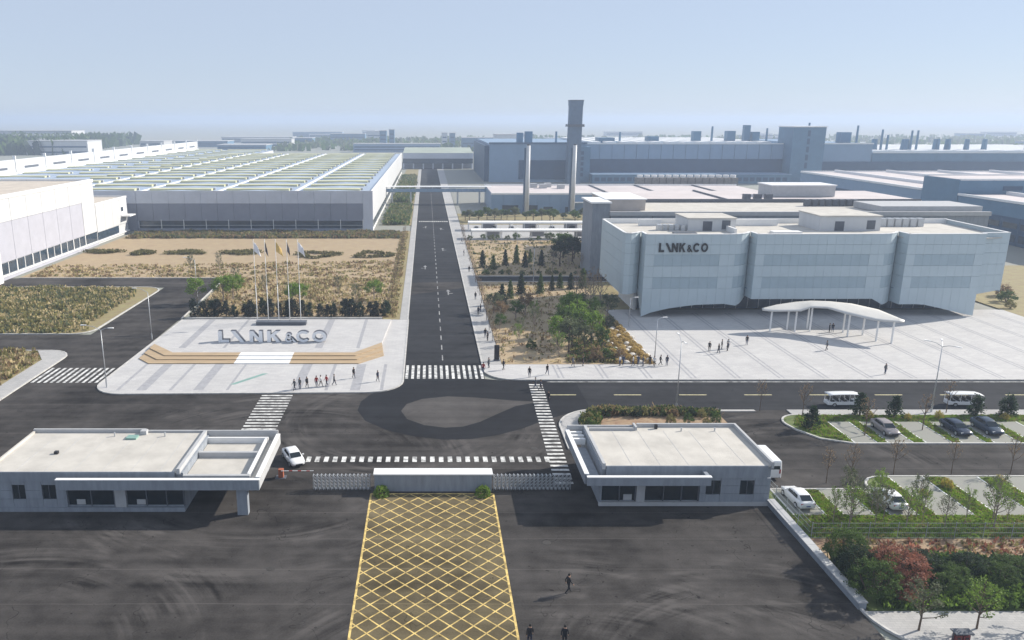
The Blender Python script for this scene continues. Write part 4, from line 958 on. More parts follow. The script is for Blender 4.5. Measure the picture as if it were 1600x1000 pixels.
for i in range(3): MB().tube((-16.0 + 1.0 * i, 81.95, 0.958), (-15.6 + 1.0 * i, 81.95, 0.962), 0.056, 0.056, 6).build("boom_stripe", M_RED, t)

# ------------------------------------------------------------------ flags, lamps, shelters, fence
FL = [(-34.4, M_FLAGW, "white", 0), (-32.2, M_FLAGD, "black", 1), (-30.1, M_GOLD, "golden", 0), (-27.9, M_FLAGD, "black", 1), (-25.7, M_FLAGW, "white", 0)]
for i, (x, m, cname, nar) in enumerate(FL):
    p = thing("flagpole", "%s of five pale flagpoles behind the big letters" % (["leftmost", "second", "middle", "fourth", "rightmost"][i]), "flagpole", (x, 151.5, 0.55), "row of five flagpoles")
    MB().path([(x, 151.5, 0.55), (x, 151.5, 8), (x, 151.5, 16.9)], 0.09, 0.045, 8).build("pole", M_WHITE2, p, True)
    MB().tube((x, 151.5, 16.9), (x, 151.5, 17.1), 0.11, 0.03, 8).build("finial", M_STEEL, p)
    MB().tube((x, 151.5, 0.55), (x, 151.5, 0.8), 0.28, 0.22, 10).build("base_flange", M_STEEL, p)
    q = MB(); nx, nz = 9, 9; wv = 0.5 if nar else 1.3
    idx = {}
    for a in range(nx + 1):
        for b in range(nz + 1):
            s, tt = a / nx, b / nz
            px = x + 0.1 + wv * s * (0.75 + 0.25 * tt); py = 151.5 + 0.28 * math.sin(5.2 * s + 1.6 * tt + i) * s
            pz = 16.6 - 1.9 * tt - 1.1 * s * (1.0 - 0.25 * tt) - 0.3 * s * s
            idx[a, b] = len(q.v); q.v.append((px, py, pz))
    for a in range(nx):
        for b in range(nz): q.f.append((idx[a, b], idx[a, b + 1], idx[a + 1, b + 1], idx[a + 1, b])); q.m.append(0)
    o = q.build("flag", m, None, True)
    for v in o.data.vertices: v.co -= Vector((x, 151.5, 14))
    o.location = (x, 151.5, 14)
    sd = o.modifiers.new("thickness", 'SOLIDIFY'); sd.thickness = 0.02
    tag(o, "%s flag drooping from the %s flagpole" % (cname, ["leftmost", "second", "middle", "fourth", "rightmost"][i]), "flag", "flags behind the letters")

def lamp(x, y, hgt, z0, arms, label, heads=1):
    t = thing("street_lamp", label, "street lamp", (x, y, z0), "street lamps")
    MB().path([(x, y, z0), (x, y, z0 + 1.1)], 0.13, 0.13, 8).build("pole_base", M_STEEL, t)
    MB().path([(x, y, z0 + 1.1), (x, y, z0 + hgt)], 0.085, 0.05, 8).build("pole", M_STEEL, t, True)
    for (dx, dy, dz) in arms:
        e = (x + dx, y + dy, z0 + hgt + dz)
        MB().path([(x, y, z0 + hgt - 0.05), (x + dx * 0.5, y + dy * 0.5, z0 + hgt + dz * 0.75), e], 0.045, 0.035, 6).build("arm", M_STEEL, t)
        d = Vector((dx, dy, 0)).normalized(); s = Vector((-d.y, d.x, 0))
        c = Vector(e); L0 = c - d * 0.1; L1 = c + d * 0.75
        MB().loft([[tuple(L0 + s * 0.08 + Vector((0, 0, -0.05))), tuple(L0 - s * 0.08 + Vector((0, 0, -0.05))), tuple(L0 - s * 0.08 + Vector((0, 0, 0.06))), tuple(L0 + s * 0.08 + Vector((0, 0, 0.06)))],
                   [tuple(L1 + s * 0.16 + Vector((0, 0, -0.04))), tuple(L1 - s * 0.16 + Vector((0, 0, -0.04))), tuple(L1 - s * 0.16 + Vector((0, 0, 0.05))), tuple(L1 + s * 0.16 + Vector((0, 0, 0.05)))]]).build("lamp_head", M_WHITE2, t)
    return t
lamp(-49.3, 112.9, 9.1, 0.13, ((-2.3, 0.2, 0.7), (1.2, 0, 0.3)), "street lamp standing at the rounded near corner of the left plaza")
lamp(-51.8, 140.2, 9.0, 0.0, ((-2.2, 0.3, 0.7),), "street lamp on the left kerb beside the plaza podium")
lamp(-53.6, 176.0, 8.6, 0.0, ((-2.0, 0.3, 0.6),), "street lamp beside the side road near the field shrubs")
lamp(34.8, 103.0, 10.1, 0.13, ((0.2, 2.0, 0.5), (0.0, -1.2, 0.3)), "street lamp at the kerb behind the right gatehouse")
lamp(70.5, 102.6, 9.6, 0.13, ((0.9, 1.6, 0.4), (-1.0, 1.2, 0.4), (1.0, -1.2, 0.3)), "street lamp between the two white shuttle carts")
lamp(38.9, 128.2, 6.8, 0.13, ((1.0, 0.2, 0.3),), "slim plaza lamp at the corner of the golden shrub bed")
lamp(39.6, 149.0, 5.6, 0.13, ((0.9, 0.2, 0.25),), "slim plaza lamp near the left front corner of the office")
lamp(26.5, 193.6, 8.5, 0.0, ((-1.4, 1.0, 0.4),), "street lamp on the garden lane between the two gardens")
lamp(27.0, 236, 8.2, 0.09, ((-1.4, 1.0, 0.4),), "street lamp in the far garden before the white shelters")

for j, (y0, nm) in enumerate(((263.5, "front"), (284.5, "rear"))):
    t = thing("parking_shelter", "%s white roofed parking shelter beyond the right hand gardens" % nm, "shelter", (38, y0 + 3, 0.07), "white parking shelters")
    for i in range(9):
        a = 14.5 + 5.1 * i
        bx_(t, "roof_panel", M_WHITE2, a, a + 5.0, y0, y0 + 5.0, 3.0, 3.2)
        bx_(t, "post", M_WHITE2, a, a + 0.25, y0 + 0.2, y0 + 0.45, 0.07, 3.0)
        bx_(t, "post", M_WHITE2, a, a + 0.25, y0 + 4.5, y0 + 4.75, 0.07, 3.0)
        if i % 3 == 1: bx_(t, "back_panel", M_LAV, a + 0.3, a + 4.9, y0 + 4.55, y0 + 4.7, 0.4, 2.6)
    bx_(t, "front_beam", M_WHITE2, 14.4, 60.3, y0 - 0.15, y0 - 0.02, 2.75, 3.25)

t = thing("lot_fence", "grey mesh fence with thin posts between lower lawn and mulch strip", "fence", (48, 68.5, 0.13))
FM = mat("fence_wire", (0.30, 0.33, 0.33), rough=0.5, var=0.1, metal=0.3)
xs = [37.4 + 2.8 * i for i in range(20)]
for i, x in enumerate(xs):
    MB().tube((x, 68.45, 0.12), (x, 68.45, 1.95), 0.045, n=6).build("post", FM, t)
    if i:
        q = MB()
        for k in range(1, 14): q.tube((x - 2.8 + 0.2 * k, 68.45, 0.25), (x - 2.8 + 0.2 * k, 68.45, 1.85), 0.008, n=3, cap=False)
        for z in (0.25, 0.8, 1.35, 1.85): q.tube((x - 2.75, 68.45, z), (x - 0.05, 68.45, z), 0.02, n=4)
        q.build("mesh_panel", FM, t)
for i in range(4):
    y = 68.6 + 2.6 * i
    MB().tube((37.3, y + 2.5, 0.12), (37.3, y + 2.5, 1.95), 0.045, n=6).build("post", FM, t)
    q = MB()
    for z in (0.25, 0.8, 1.35, 1.85): q.tube((37.3, y, z), (37.3, y + 2.5, z), 0.02, n=4)
    for k in range(1, 12): q.tube((37.3, y + 0.2 * k, 0.25), (37.3, y + 0.2 * k, 1.85), 0.008, n=3, cap=False)
    q.build("mesh_panel", FM, t)
t = thing("retaining_wall", "low concrete boundary wall running from right gatehouse to lower pavement", "wall", (36.5, 66, 0))
for i in range(8): bx_(t, "wall_block", M_STONE, 36.1, 36.75, 57.3 + 2.3 * i, 59.57 + 2.3 * i, 0, 0.62)
for i in range(8): bx_(t, "coping", M_STONEL, 36.0, 36.85, 57.28 + 2.3 * i, 59.55 + 2.3 * i, 0.62, 0.72)
t = thing("litter_bin", "twin dark red litter bin with dark roof on the lower pavement", "litter bin", (41.6, 52.7, 0.15))
for x in (41.05, 41.68): 
    o = bx_(t, "bin", mat("maroon_bin", (0.16, 0.03, 0.035), rough=0.5), x, x + 0.5, 52.5, 52.95, 0.2, 1.0)
    bx_(t, "bin_mouth", M_BLACK, x + 0.12, x + 0.38, 52.47, 52.49, 0.72, 0.86)
bx_(t, "roof", M_STEELD, 40.9, 42.35, 52.35, 53.1, 1.2, 1.28)
for x in (40.94, 42.24): bx_(t, "post", M_STEELD, x, x + 0.07, 52.7, 52.77, 0.15, 1.2)
t = thing("black_sign_box", "tall black sign box at the near corner of the right garden", "sign", (11.5, 126.5, 0.13))
bx_(t, "case", M_BLACK, 11.1, 11.95, 126.3, 126.55, 0.35, 2.9)
bx_(t, "foot", M_STEELD, 11.0, 12.05, 126.2, 126.65, 0.13, 0.35)
# ------------------------------------------------------------------ vehicles (front towards +X locally)
def paint(name, c, rough=0.25): return mat(name, c, rough=rough, var=0.02, spec=0.5)
P_WHITE = paint("white_car_paint", (0.74, 0.75, 0.76)); P_NAVY = paint("navy_car_paint", (0.02, 0.032, 0.06)); P_BLUE = paint("slate_blue_car_paint", (0.035, 0.055, 0.085)); P_GREY = paint("warm_grey_car_paint", (0.28, 0.25, 0.245)); P_SIL = paint("silver_car_paint", (0.5, 0.51, 0.52))
M_LAMPW = mat("headlamp_lens", (0.7, 0.72, 0.74), rough=0.1, var=0.02, spec=0.7); M_LAMPR = mat("tail_lamp_lens", (0.3, 0.02, 0.02), rough=0.2, var=0.05, spec=0.6)
def car_parts(suv=0.0):
    """returns list of (name, mesh, sub-parts, location)"""
    H = 0.12 * suv
    st = [(-2.30, 0.70, 0.42, 0.80 + H), (-2.18, 0.84, 0.30, 0.95 + H), (-1.7, 0.90, 0.24, 1.00 + H), (-0.9, 0.92, 0.22, 0.98 + H), (0.3, 0.92, 0.22, 0.95 + H), (1.0, 0.91, 0.23, 0.92 + H), (1.6, 0.88, 0.26, 0.84 + H), (2.1, 0.80, 0.32, 0.73 + H * 0.7), (2.32, 0.62, 0.42, 0.62 + H * 0.5)]
    rings = []
    for (x, w, zb, zt) in st:
        half = [(w * 0.90, zb), (w * 0.99, zb + 0.14), (w, zb + (zt - zb) * 0.55), (w * 0.965, zt - 0.08), (w * 0.86, zt - 0.01), (w * 0.4, zt + 0.03)]
        rings.append([(x, y, z) for y, z in half] + [(x, -y, z) for y, z in half[::-1]])
    body = MB().loft(rings)
    gs = [(-2.0 + 0.1 * suv, 0.70, 0.97 + H, 0.98 + H), (-1.25, 0.74, 0.97 + H, 1.40 + H * 1.6), (-0.5, 0.76, 0.96 + H, 1.46 + H * 1.6), (0.15, 0.76, 0.95 + H, 1.44 + H * 1.6), (0.55, 0.76, 0.94 + H, 1.34 + H * 1.5), (1.25, 0.74, 0.90 + H, 0.92 + H)]
    rg = []
    for (x, w, zb, zt) in gs:
        k = (zt - zb) / 0.5; wt = w * (1 - 0.17 * k)
        rg.append([(x, w, zb - 0.05), (x, wt, zt - 0.04 * k), (x, wt * 0.8, zt), (x, -wt * 0.8, zt), (x, -wt, zt - 0.04 * k), (x, -w, zb - 0.05)])
    cab = MB().loft(rg)
    parts = [("body", body.mesh("body", P_WHITE, True)), ("roof", cab.mesh("roof", P_WHITE, True))]
    def pane(name, pts, n):
        nn = Vector(n).normalized() * 0.014
        return (name, MB().poly([tuple(Vector(p) + nn) for p in pts]).mesh(name, M_GLASS))
    z = H
    parts.append(pane("windscreen", [(1.2, 0.66, 0.965 + z), (0.57, 0.60, 1.335 + z * 1.5), (0.57, -0.60, 1.335 + z * 1.5), (1.2, -0.66, 0.965 + z)][::-1], (0.5, 0, 0.85)))
    parts.append(pane("rear_window", [(-1.93, 0.60, 1.03 + z), (-1.93, -0.60, 1.03 + z), (-1.3, -0.56, 1.385 + z * 1.6), (-1.3, 0.56, 1.385 + z * 1.6)][::-1], (-0.5, 0, 0.85)))
    for s in (1, -1):
        for (a, b) in ((-1.15, -0.32), (-0.24, 0.62)):
            za, zb2 = 1.33 + z * 1.6, 1.36 + z * 1.6
            if b > 0.5: zb2 = 1.27 + z * 1.4
            pts = [(a - 0.1, s * 0.768, 1.0 + z), (b + 0.12, s * 0.768, 1.0 + z), (b - 0.06, s * 0.668, zb2), (a + 0.02, s * 0.668, za)]
            parts.append(pane("side_window", pts if s < 0 else pts[::-1], (0, s, 0.25)))
        parts.append(("headlight", MB().box(2.06, 2.22, s * 0.60 - 0.14, s * 0.60 + 0.14, 0.56 + z * 0.7, 0.70 + z * 0.7).mesh("headlight", M_LAMPW)))
        parts.append(("tail_light", MB().box(-2.275, -2.16, s * 0.62 - 0.15, s * 0.62 + 0.15, 0.74 + z, 0.86 + z).mesh("tail_light", M_LAMPR)))
        parts.append(("mirror", MB().box(0.72, 0.86, s * 0.98 - 0.09, s * 0.98 + 0.09, 0.98 + z, 1.1 + z).mesh("mirror", P_WHITE)))
    parts.append(("number_plate", MB().box(-2.312, -2.295, -0.22, 0.22, 0.52, 0.64).mesh("number_plate", mat("blue_plate", (0.05, 0.09, 0.3)))))
    parts.append(("grille", MB().box(2.26, 2.335, -0.42, 0.42, 0.42, 0.58).mesh("grille", M_BLACK)))
    return parts
def wheel_meshes(r=0.33, w=0.22):
    ty = MB().tube((0, -w / 2, 0), (0, w / 2, 0), r, n=16).mesh("tyre", M_RUBBER, False)
    ri = MB().tube((0, -w / 2 - 0.012, 0), (0, w / 2 + 0.012, 0), r * 0.62, n=12).mesh("rim", M_STEEL, False)
    return ty, ri
TY, RI = wheel_meshes()
CARP = {0: car_parts(0), 1: car_parts(1)}
def car(x, y, z, rz, colour, label, suv=0, group=None, name="parked_car"):
    t = thing(name, label, "car", (x, y, z), group, rz)
    for n, me in CARP[suv]:
        o = link(n, me, t)
        if n in ("body", "roof", "mirror"):
            o.material_slots[0].link = 'OBJECT'; o.material_slots[0].material = colour
    for (wx, s) in ((1.42, 1), (1.42, -1), (-1.38, 1), (-1.38, -1)):
        wo = link("wheel", TY, t); wo.location = (wx, s * 0.83, 0.33)
        link("rim", RI, wo)
    return t
D = math.radians
car(-16.3, 86.7, 0, D(-64), P_WHITE, "white car passing beside the left gatehouse", 0, name="car")
car(39.6, 76.2, 0.145, D(92), P_WHITE, "white car in the parking bay nearest the right gatehouse", 0)
car(49.2, 75.9, 0.145, D(90), P_WHITE, "white car parked among young trees in the lower court", 0)
car(60.0, 95.6, 0.135, D(-90), P_GREY, "warm grey car alone in a bay on the island", 0)
car(69.3, 95.6, 0.135, D(-90), P_NAVY, "dark navy car parked on the island, left of the slate blue one", 0)
car(73.5, 95.8, 0.135, D(-90), P_BLUE, "slate blue car rightmost of those parked on the island", 1)
for i, (x, c) in enumerate(((17.5, P_WHITE), (24, P_SIL), (30.5, P_WHITE), (38.5, P_GREY), (45.5, P_WHITE), (53, P_NAVY))):
    car(x, 287.2, 0.07, D(90), c, "%s car from the left under the rear white parking shelter" % ORD[i], i % 2, "cars under the rear shelter")

def cart_meshes():
    """open electric shuttle cart, front towards +X"""
    out = []
    sec = [(-2.7, 0.62, 0.75), (-2.6, 0.72, 0.8), (1.9, 0.74, 0.8), (2.35, 0.70, 0.95), (2.7, 0.52, 0.85), (2.78, 0.40, 0.6)]
    out.append(("chassis", MB().loft([[(x, w, 0.32), (x, w, zt), (x, w * 0.8, zt + 0.05), (x, -w * 0.8, zt + 0.05), (x, -w, zt), (x, -w, 0.32)] for x, w, zt in sec]).mesh("chassis", P_WHITE)))
    rr_ = []
    for i in range(9):
        x = -2.75 + 5.2 * i / 8; d = -0.10 * ((i - 4) / 4) ** 2 - (0.14 if i == 8 else 0)
        rr_.append([(x, 0.80, 2.08 + d), (x, 0.74, 2.16 + d), (x, 0, 2.22 + d), (x, -0.74, 2.16 + d), (x, -0.80, 2.08 + d), (x, 0, 2.12 + d)])
    out.append(("roof", MB().loft(rr_).mesh("roof", P_WHITE, True)))
    for s in (1, -1):
        for (x0, x1) in ((-2.55, -2.55), (-1.0, -1.0), (0.6, 0.6), (2.35, 1.95)):
            out.append(("pillar", MB().tube((x0, s * 0.70, 0.78), (x1, s * 0.72, 2.1), 0.04, n=6).mesh("pillar", P_WHITE)))
    for x in (-2.2, -1.2, -0.2, 0.8):
        out.append(("seat_row", MB().box(x, x + 0.5, -0.62, 0.62, 0.85, 1.0).box(x - 0.12, x + 0.0, -0.62, 0.62, 1.0, 1.5).mesh("seat_row", M_BLACK)))
    out.append(("windscreen", MB().poly([(2.40, 0.66, 0.92), (2.40, -0.66, 0.92), (1.98, -0.68, 2.0), (1.98, 0.68, 2.0)][::-1]).mesh("windscreen", M_GLASS)))
    for s in (1, -1):
        out.append(("headlight", MB().tube((2.66, s * 0.4, 0.62), (2.8, s * 0.38, 0.62), 0.11, n=10).mesh("headlight", M_LAMPW)))
    return out
CARTP = cart_meshes()
def cart(x, y, rz, label):
    t = thing("shuttle_cart", label, "shuttle cart", (x, y, 0.006), "white shuttle carts", rz); t.scale = (0.92, 0.95, 0.88)
    for n, me in CARTP: link(n, me, t)
    for (wx, s) in ((1.75, 1), (1.75, -1), (-1.7, 1), (-1.7, -1)):
        wo = link("wheel", TY, t); wo.location = (wx, s * 0.66, 0.33); link("rim", RI, wo)
cart(59.6, 105.6, D(2), "open white shuttle cart on the cross road, left one of two")
cart(77.0, 105.6, D(-2), "open white shuttle cart on the cross road, right one of two")
# white minibus behind the right gatehouse
t = thing("minibus", "white minibus parked against the far side of the right gatehouse", "minibus", (39.2, 84.3, 0), None, D(90))
rs = []
for (x, w, zb, zt) in ((-2.9, 0.86, 0.4, 2.25), (-2.8, 0.95, 0.3, 2.4), (1.6, 0.95, 0.28, 2.42), (2.2, 0.93, 0.3, 2.1), (2.75, 0.88, 0.35, 1.25), (2.95, 0.75, 0.45, 0.95)):
    rs.append([(x, w, zb), (x, w, zb + (zt - zb) * 0.55), (x, w * 0.9, zt - 0.05), (x, w * 0.75, zt), (x, -w * 0.75, zt), (x, -w * 0.9, zt - 0.05), (x, -w, zb + (zt - zb) * 0.55), (x, -w, zb)])
link("body", MB().loft(rs).mesh("body", P_WHITE), t)
for s in (1, -1):
    for k in range(3):
        a = -2.4 + 1.35 * k
        pts = [(a, s * 0.965, 1.5), (a + 1.2, s * 0.965, 1.5), (a + 1.2, s * 0.90, 2.15), (a, s * 0.90, 2.15)]
        link("side_window", MB().poly(pts if s < 0 else pts[::-1]).mesh("side_window", M_GLASS), t)
    link("tail_light", MB().box(-2.94, -2.86, s * 0.72 - 0.08, s * 0.72 + 0.08, 0.9, 1.4).mesh("tail_light", M_LAMPR), t)
    for wx in (1.9, -1.8):
        wo = link("wheel", TY, t); wo.location = (wx, s * 0.86, 0.33); link("rim", RI, wo)
link("rear_window", MB().poly([(-2.915, 0.7, 1.4), (-2.915, -0.7, 1.4), (-2.89, -0.66, 2.1), (-2.89, 0.66, 2.1)][::-1]).mesh("rear_window", M_GLASS), t)
link("windscreen", MB().poly([(2.76, 0.78, 1.28), (2.76, -0.78, 1.28), (2.24, -0.72, 2.06), (2.24, 0.72, 2.06)][::-1]).mesh("windscreen", M_GLASS), t)

# ------------------------------------------------------------------ people
SKIN = mat("skin", (0.42, 0.26, 0.18), rough=0.6, var=0.05); HAIR = mat("black_hair", (0.012, 0.011, 0.011), rough=0.6, var=0.2)
CL = {n: mat("cloth_" + n, c, rough=0.9, var=0.12, scale=6) for n, c in (("black", (0.018, 0.018, 0.022)), ("navy", (0.02, 0.026, 0.05)), ("grey", (0.11, 0.115, 0.12)), ("white", (0.55, 0.55, 0.55)), ("red", (0.32, 0.03, 0.03)), ("denim", (0.05, 0.07, 0.12)))}
SHOE = mat("dark_shoe", (0.015, 0.015, 0.015), rough=0.6)
def person_mesh(name, stride, swing, seed):
    """one continuous skinned figure facing +X; stride/swing in metres"""
    V = []; E = []; RAD = []
    def v(p, r): V.append(p); RAD.append(r); return len(V) - 1
    pel = v((0, 0, 0.95), (0.155, 0.12)); wst = v((0.01, 0, 1.12), (0.145, 0.11)); chs = v((0.02, 0, 1.34), (0.175, 0.125)); nk = v((0.03, 0, 1.50), (0.062, 0.062)); hd = v((0.05, 0, 1.60), (0.085, 0.095)); tp = v((0.05, 0, 1.73), (0.075, 0.085))
    E += [(pel, wst), (wst, chs), (chs, nk), (nk, hd), (hd, tp)]
    for s, ph in ((1, 1), (-1, -1)):
        fx = ph * stride; bend = 0.10 if ph < 0 else 0.03
        hp = v((0, s * 0.10, 0.88), (0.10, 0.10)); kn = v((fx * 0.45 + bend, s * 0.105, 0.49), (0.068, 0.066)); lift = 0.06 if ph < 0 and stride > 0.1 else 0.0
        an = v((fx * 0.95 - (0.06 if ph < 0 else 0), s * 0.105, 0.10 + lift), (0.045, 0.045)); toe = v((fx * 0.95 + 0.15, s * 0.12, 0.045 + lift * 0.3), (0.045, 0.035))
        E += [(pel, hp), (hp, kn), (kn, an), (an, toe)]
        sh = v((0.02, s * 0.19, 1.40), (0.068, 0.068)); el = v((-ph * swing * 0.5 - 0.02, s * 0.25, 1.13), (0.046, 0.046)); wr = v((-ph * swing + 0.09, s * 0.25, 0.90), (0.032, 0.034)); hn = v((-ph * swing + 0.12, s * 0.25, 0.82), (0.026, 0.042))
        E += [(chs, sh), (sh, el), (el, wr), (wr, hn)]
        for q, (dy, ln) in enumerate(((-0.033, 0.075), (-0.011, 0.09), (0.011, 0.085), (0.033, 0.065))):
            f = v((-ph * swing + 0.135, s * 0.25 + dy, 0.82 - ln * 0.6), (0.009, 0.009)); f2 = v((-ph * swing + 0.125, s * 0.25 + dy, 0.82 - ln), (0.008, 0.008)); E += [(hn, f), (f, f2)]
        th = v((-ph * swing + 0.17, s * 0.235, 0.81), (0.010, 0.010)); E.append((wr, th))
    nose = v((0.155, 0, 1.625), (0.014, 0.014)); E.append((hd, nose))
    me = bpy.data.meshes.new("tmp"); me.from_pydata(V, E, []); o = bpy.data.objects.new("tmp", me); COL.objects.link(o)
    md = o.modifiers.new("s", 'SKIN'); 
    for i, sv in enumerate(me.skin_vertices[0].data): sv.radius = RAD[i]; sv.use_root = (i == pel)
    ss = o.modifiers.new("u", 'SUBSURF'); ss.levels = 1; ss.render_levels = 1
    dg = bpy.context.evaluated_depsgraph_get(); m = bpy.data.meshes.new_from_object(o.evaluated_get(dg)); m.name = name
    bpy.data.objects.remove(o); m.materials.clear()
    for q in (SKIN, CL["black"], CL["navy"], SHOE): m.materials.append(q)
    for p in m.polygons:
        c = p.center; p.use_smooth = True
        hand = abs(c.y) > 0.18 and c.z < 0.93
        p.material_index = 0 if (c.z > 1.49 or hand) else 1 if (c.z > 0.93) else 3 if c.z < 0.09 else 2
    return m
PM = [person_mesh("body", 0.28, 0.20, 1), person_mesh("body", 0.0, 0.02, 2), person_mesh("body", 0.18, 0.12, 3)]
hb_ = MB(); rgs = []
for k in range(6):
    a = math.pi / 2 * (k / 5) ; rgs.append([(0.04 + 0.105 * math.cos(a) * math.cos(2 * math.pi * i / 10) - 0.015, 0.098 * math.cos(a) * math.sin(2 * math.pi * i / 10), 1.665 + (0.0 if math.cos(2 * math.pi * i / 10) > 0.5 else -0.05 * (1 - k / 5)) + 0.135 * math.sin(a)) for i in range(10)])
HAIRM = hb_.loft(rgs).mesh("hair", HAIR, True)
def person(x, y, z, rz, top, leg, label, pose, group=None, sc=1.04):
    t = link("person", PM[pose]); t.location = (x, y, z); t.rotation_euler = (0, 0, rz); t.scale = (sc, sc, sc)
    tag(t, label, "person", group)
    for i, n in ((1, top), (2, leg)): t.material_slots[i].link = 'OBJECT'; t.material_slots[i].material = CL[n]
    link("hair", HAIRM, t)
    return t
pr = random.Random(5)
person(12.1, 59.6, 0.02, D(20), "black", "black", "person in black walking alone across the dark forecourt", 0, None, 1.1)
person(7.9, 52.7, 0.02, D(95), "black", "navy", "person in dark clothes at the bottom edge, beside the yellow box", 2, None, 1.08)
person(10.6, 52.6, 0.02, D(80), "black", "black", "person in dark clothes at the bottom edge, farther from the yellow box", 2, None, 1.08)
def crowd(lst, z, where, group, near=False):
    for i, (x, y, top) in enumerate(sorted(lst, key=lambda p: p[1] if near else p[0] / (p[1] * 0.968 + 10))):
        person(x, y, z, pr.uniform(0, 6.28), top if pr.random() < 0.7 else pr.choice(("grey", "white", "denim", "red")), pr.choice(("black", "navy", "denim", "black")), ("%s nearest person %s" if near else "%s person from the left %s") % (ORD[i], where), pr.choice((0, 1, 2)), group)
crowd([(-20.3, 111.5, "grey"), (-19.6, 112.2, "black"), (-18.6, 112.6, "black"), (-17.2, 113.0, "grey"), (-16.6, 113.3, "white"), (-15.7, 113.5, "red"), (-14.6, 113.8, "black"), (-11.9, 117.2, "black"), (-8.0, 115.6, "navy")], 0.135, "on the left plaza's near edge", "people on the left plaza")
crowd([(16.0, 117.6, "black"), (19.0, 118.9, "black"), (12.2, 121.4, "black"), (9.9, 122.4, "grey"), (8.8, 119.8, "navy")], 0.135, "at the corner by the main crossing", "people at the crossing corner")
crowd([(16.3, 112.6, "black"), (16.9, 111.6, "navy"), (17.4, 106.6, "black")], 0.02, "walking on the right zebra crossing", "people on the right zebra crossing")
crowd([(23.9, 123.2, "grey"), (25.6, 123.5, "black"), (31.8, 123.6, "white"), (32.4, 123.9, "grey"), (34.0, 123.6, "black"), (34.9, 123.9, "black"), (35.6, 123.4, "grey"), (36.8, 123.8, "black"), (37.4, 123.3, "black"), (38.6, 123.9, "black"), (39.6, 123.6, "navy")], 0.135, "in the line along the golden shrub bed", "people beside the golden shrub bed")
crowd([(49.6, 132.0, "black"), (50.7, 130.5, "black"), (52.2, 133.2, "black"), (52.8, 132.0, "navy"), (53.5, 133.6, "black"), (57.8, 136.0, "black"), (70.6, 132.5, "black"), (77.0, 144.5, "black"), (77.7, 144.6, "black"), (73.4, 119.2, "black")], 0.135, "on the wide office plaza", "people on the office plaza")
crowd([(10.6, 141.0, "black"), (10.9, 138.6, "black"), (10.4, 158.5, "navy"), (11.0, 160.6, "black"), (10.6, 172.5, "black"), (10.8, 205.0, "black"), (10.5, 231.0, "navy"), (10.9, 256, "grey")], 0.135, "on the footway right of the main road", "people on the right footway", True)
# ------------------------------------------------------------------ plants
def leaf(m, c, s, rnd, up=0.3):
    n = Vector((rnd.gauss(0, 1), rnd.gauss(0, 1), rnd.gauss(up, 0.8))).normalized()
    a = n.orthogonal().normalized(); a.rotate(Matrix.Rotation(rnd.uniform(0, 6.28), 3, n)); b = n.cross(a)
    c = Vector(c); w = s * rnd.uniform(0.6, 1.2); h = s * rnd.uniform(0.7, 1.5)
    k = len(m.v)
    m.v += [tuple(c - a * w * 0.5), tuple(c - b * h * 0.5 + a * 0.1 * w), tuple(c + a * w * 0.5 + n * 0.1 * s), tuple(c + b * h * 0.5)]
    m.f.append((k, k + 1, k + 2, k + 3)); m.m.append(0)
def limbs(m, rnd, h0, h1, n, spread, r, up=0.7):
    tips = []
    for i in range(n):
        t = i / max(1, n - 1); z = h0 + (h1 - h0) * t * 0.8; a = i * 2.4 + rnd.uniform(-0.4, 0.4); L = spread * (1.05 - 0.55 * t) * rnd.uniform(0.75, 1.1)
        e = (math.cos(a) * L, math.sin(a) * L, min(0.97, z + L * up * rnd.uniform(0.7, 1.3))); mid = (e[0] * 0.5, e[1] * 0.5, z + (e[2] - z) * 0.38)
        m.path([(0, 0, z), mid, e], r * (0.5 - 0.2 * t), r * 0.12, 5); tips.append((mid, e))
        for q in range(2):
            b = a + rnd.uniform(-0.9, 0.9); l2 = L * 0.45; s0 = Vector(mid).lerp(Vector(e), rnd.uniform(0.1, 0.7)); e2 = s0 + Vector((math.cos(b) * l2, math.sin(b) * l2, l2 * up)); e2.z = min(e2.z, 0.99)
            m.tube(tuple(s0), tuple(e2), r * 0.2, r * 0.07, 4); tips.append((tuple(s0), tuple(e2)))
    return tips
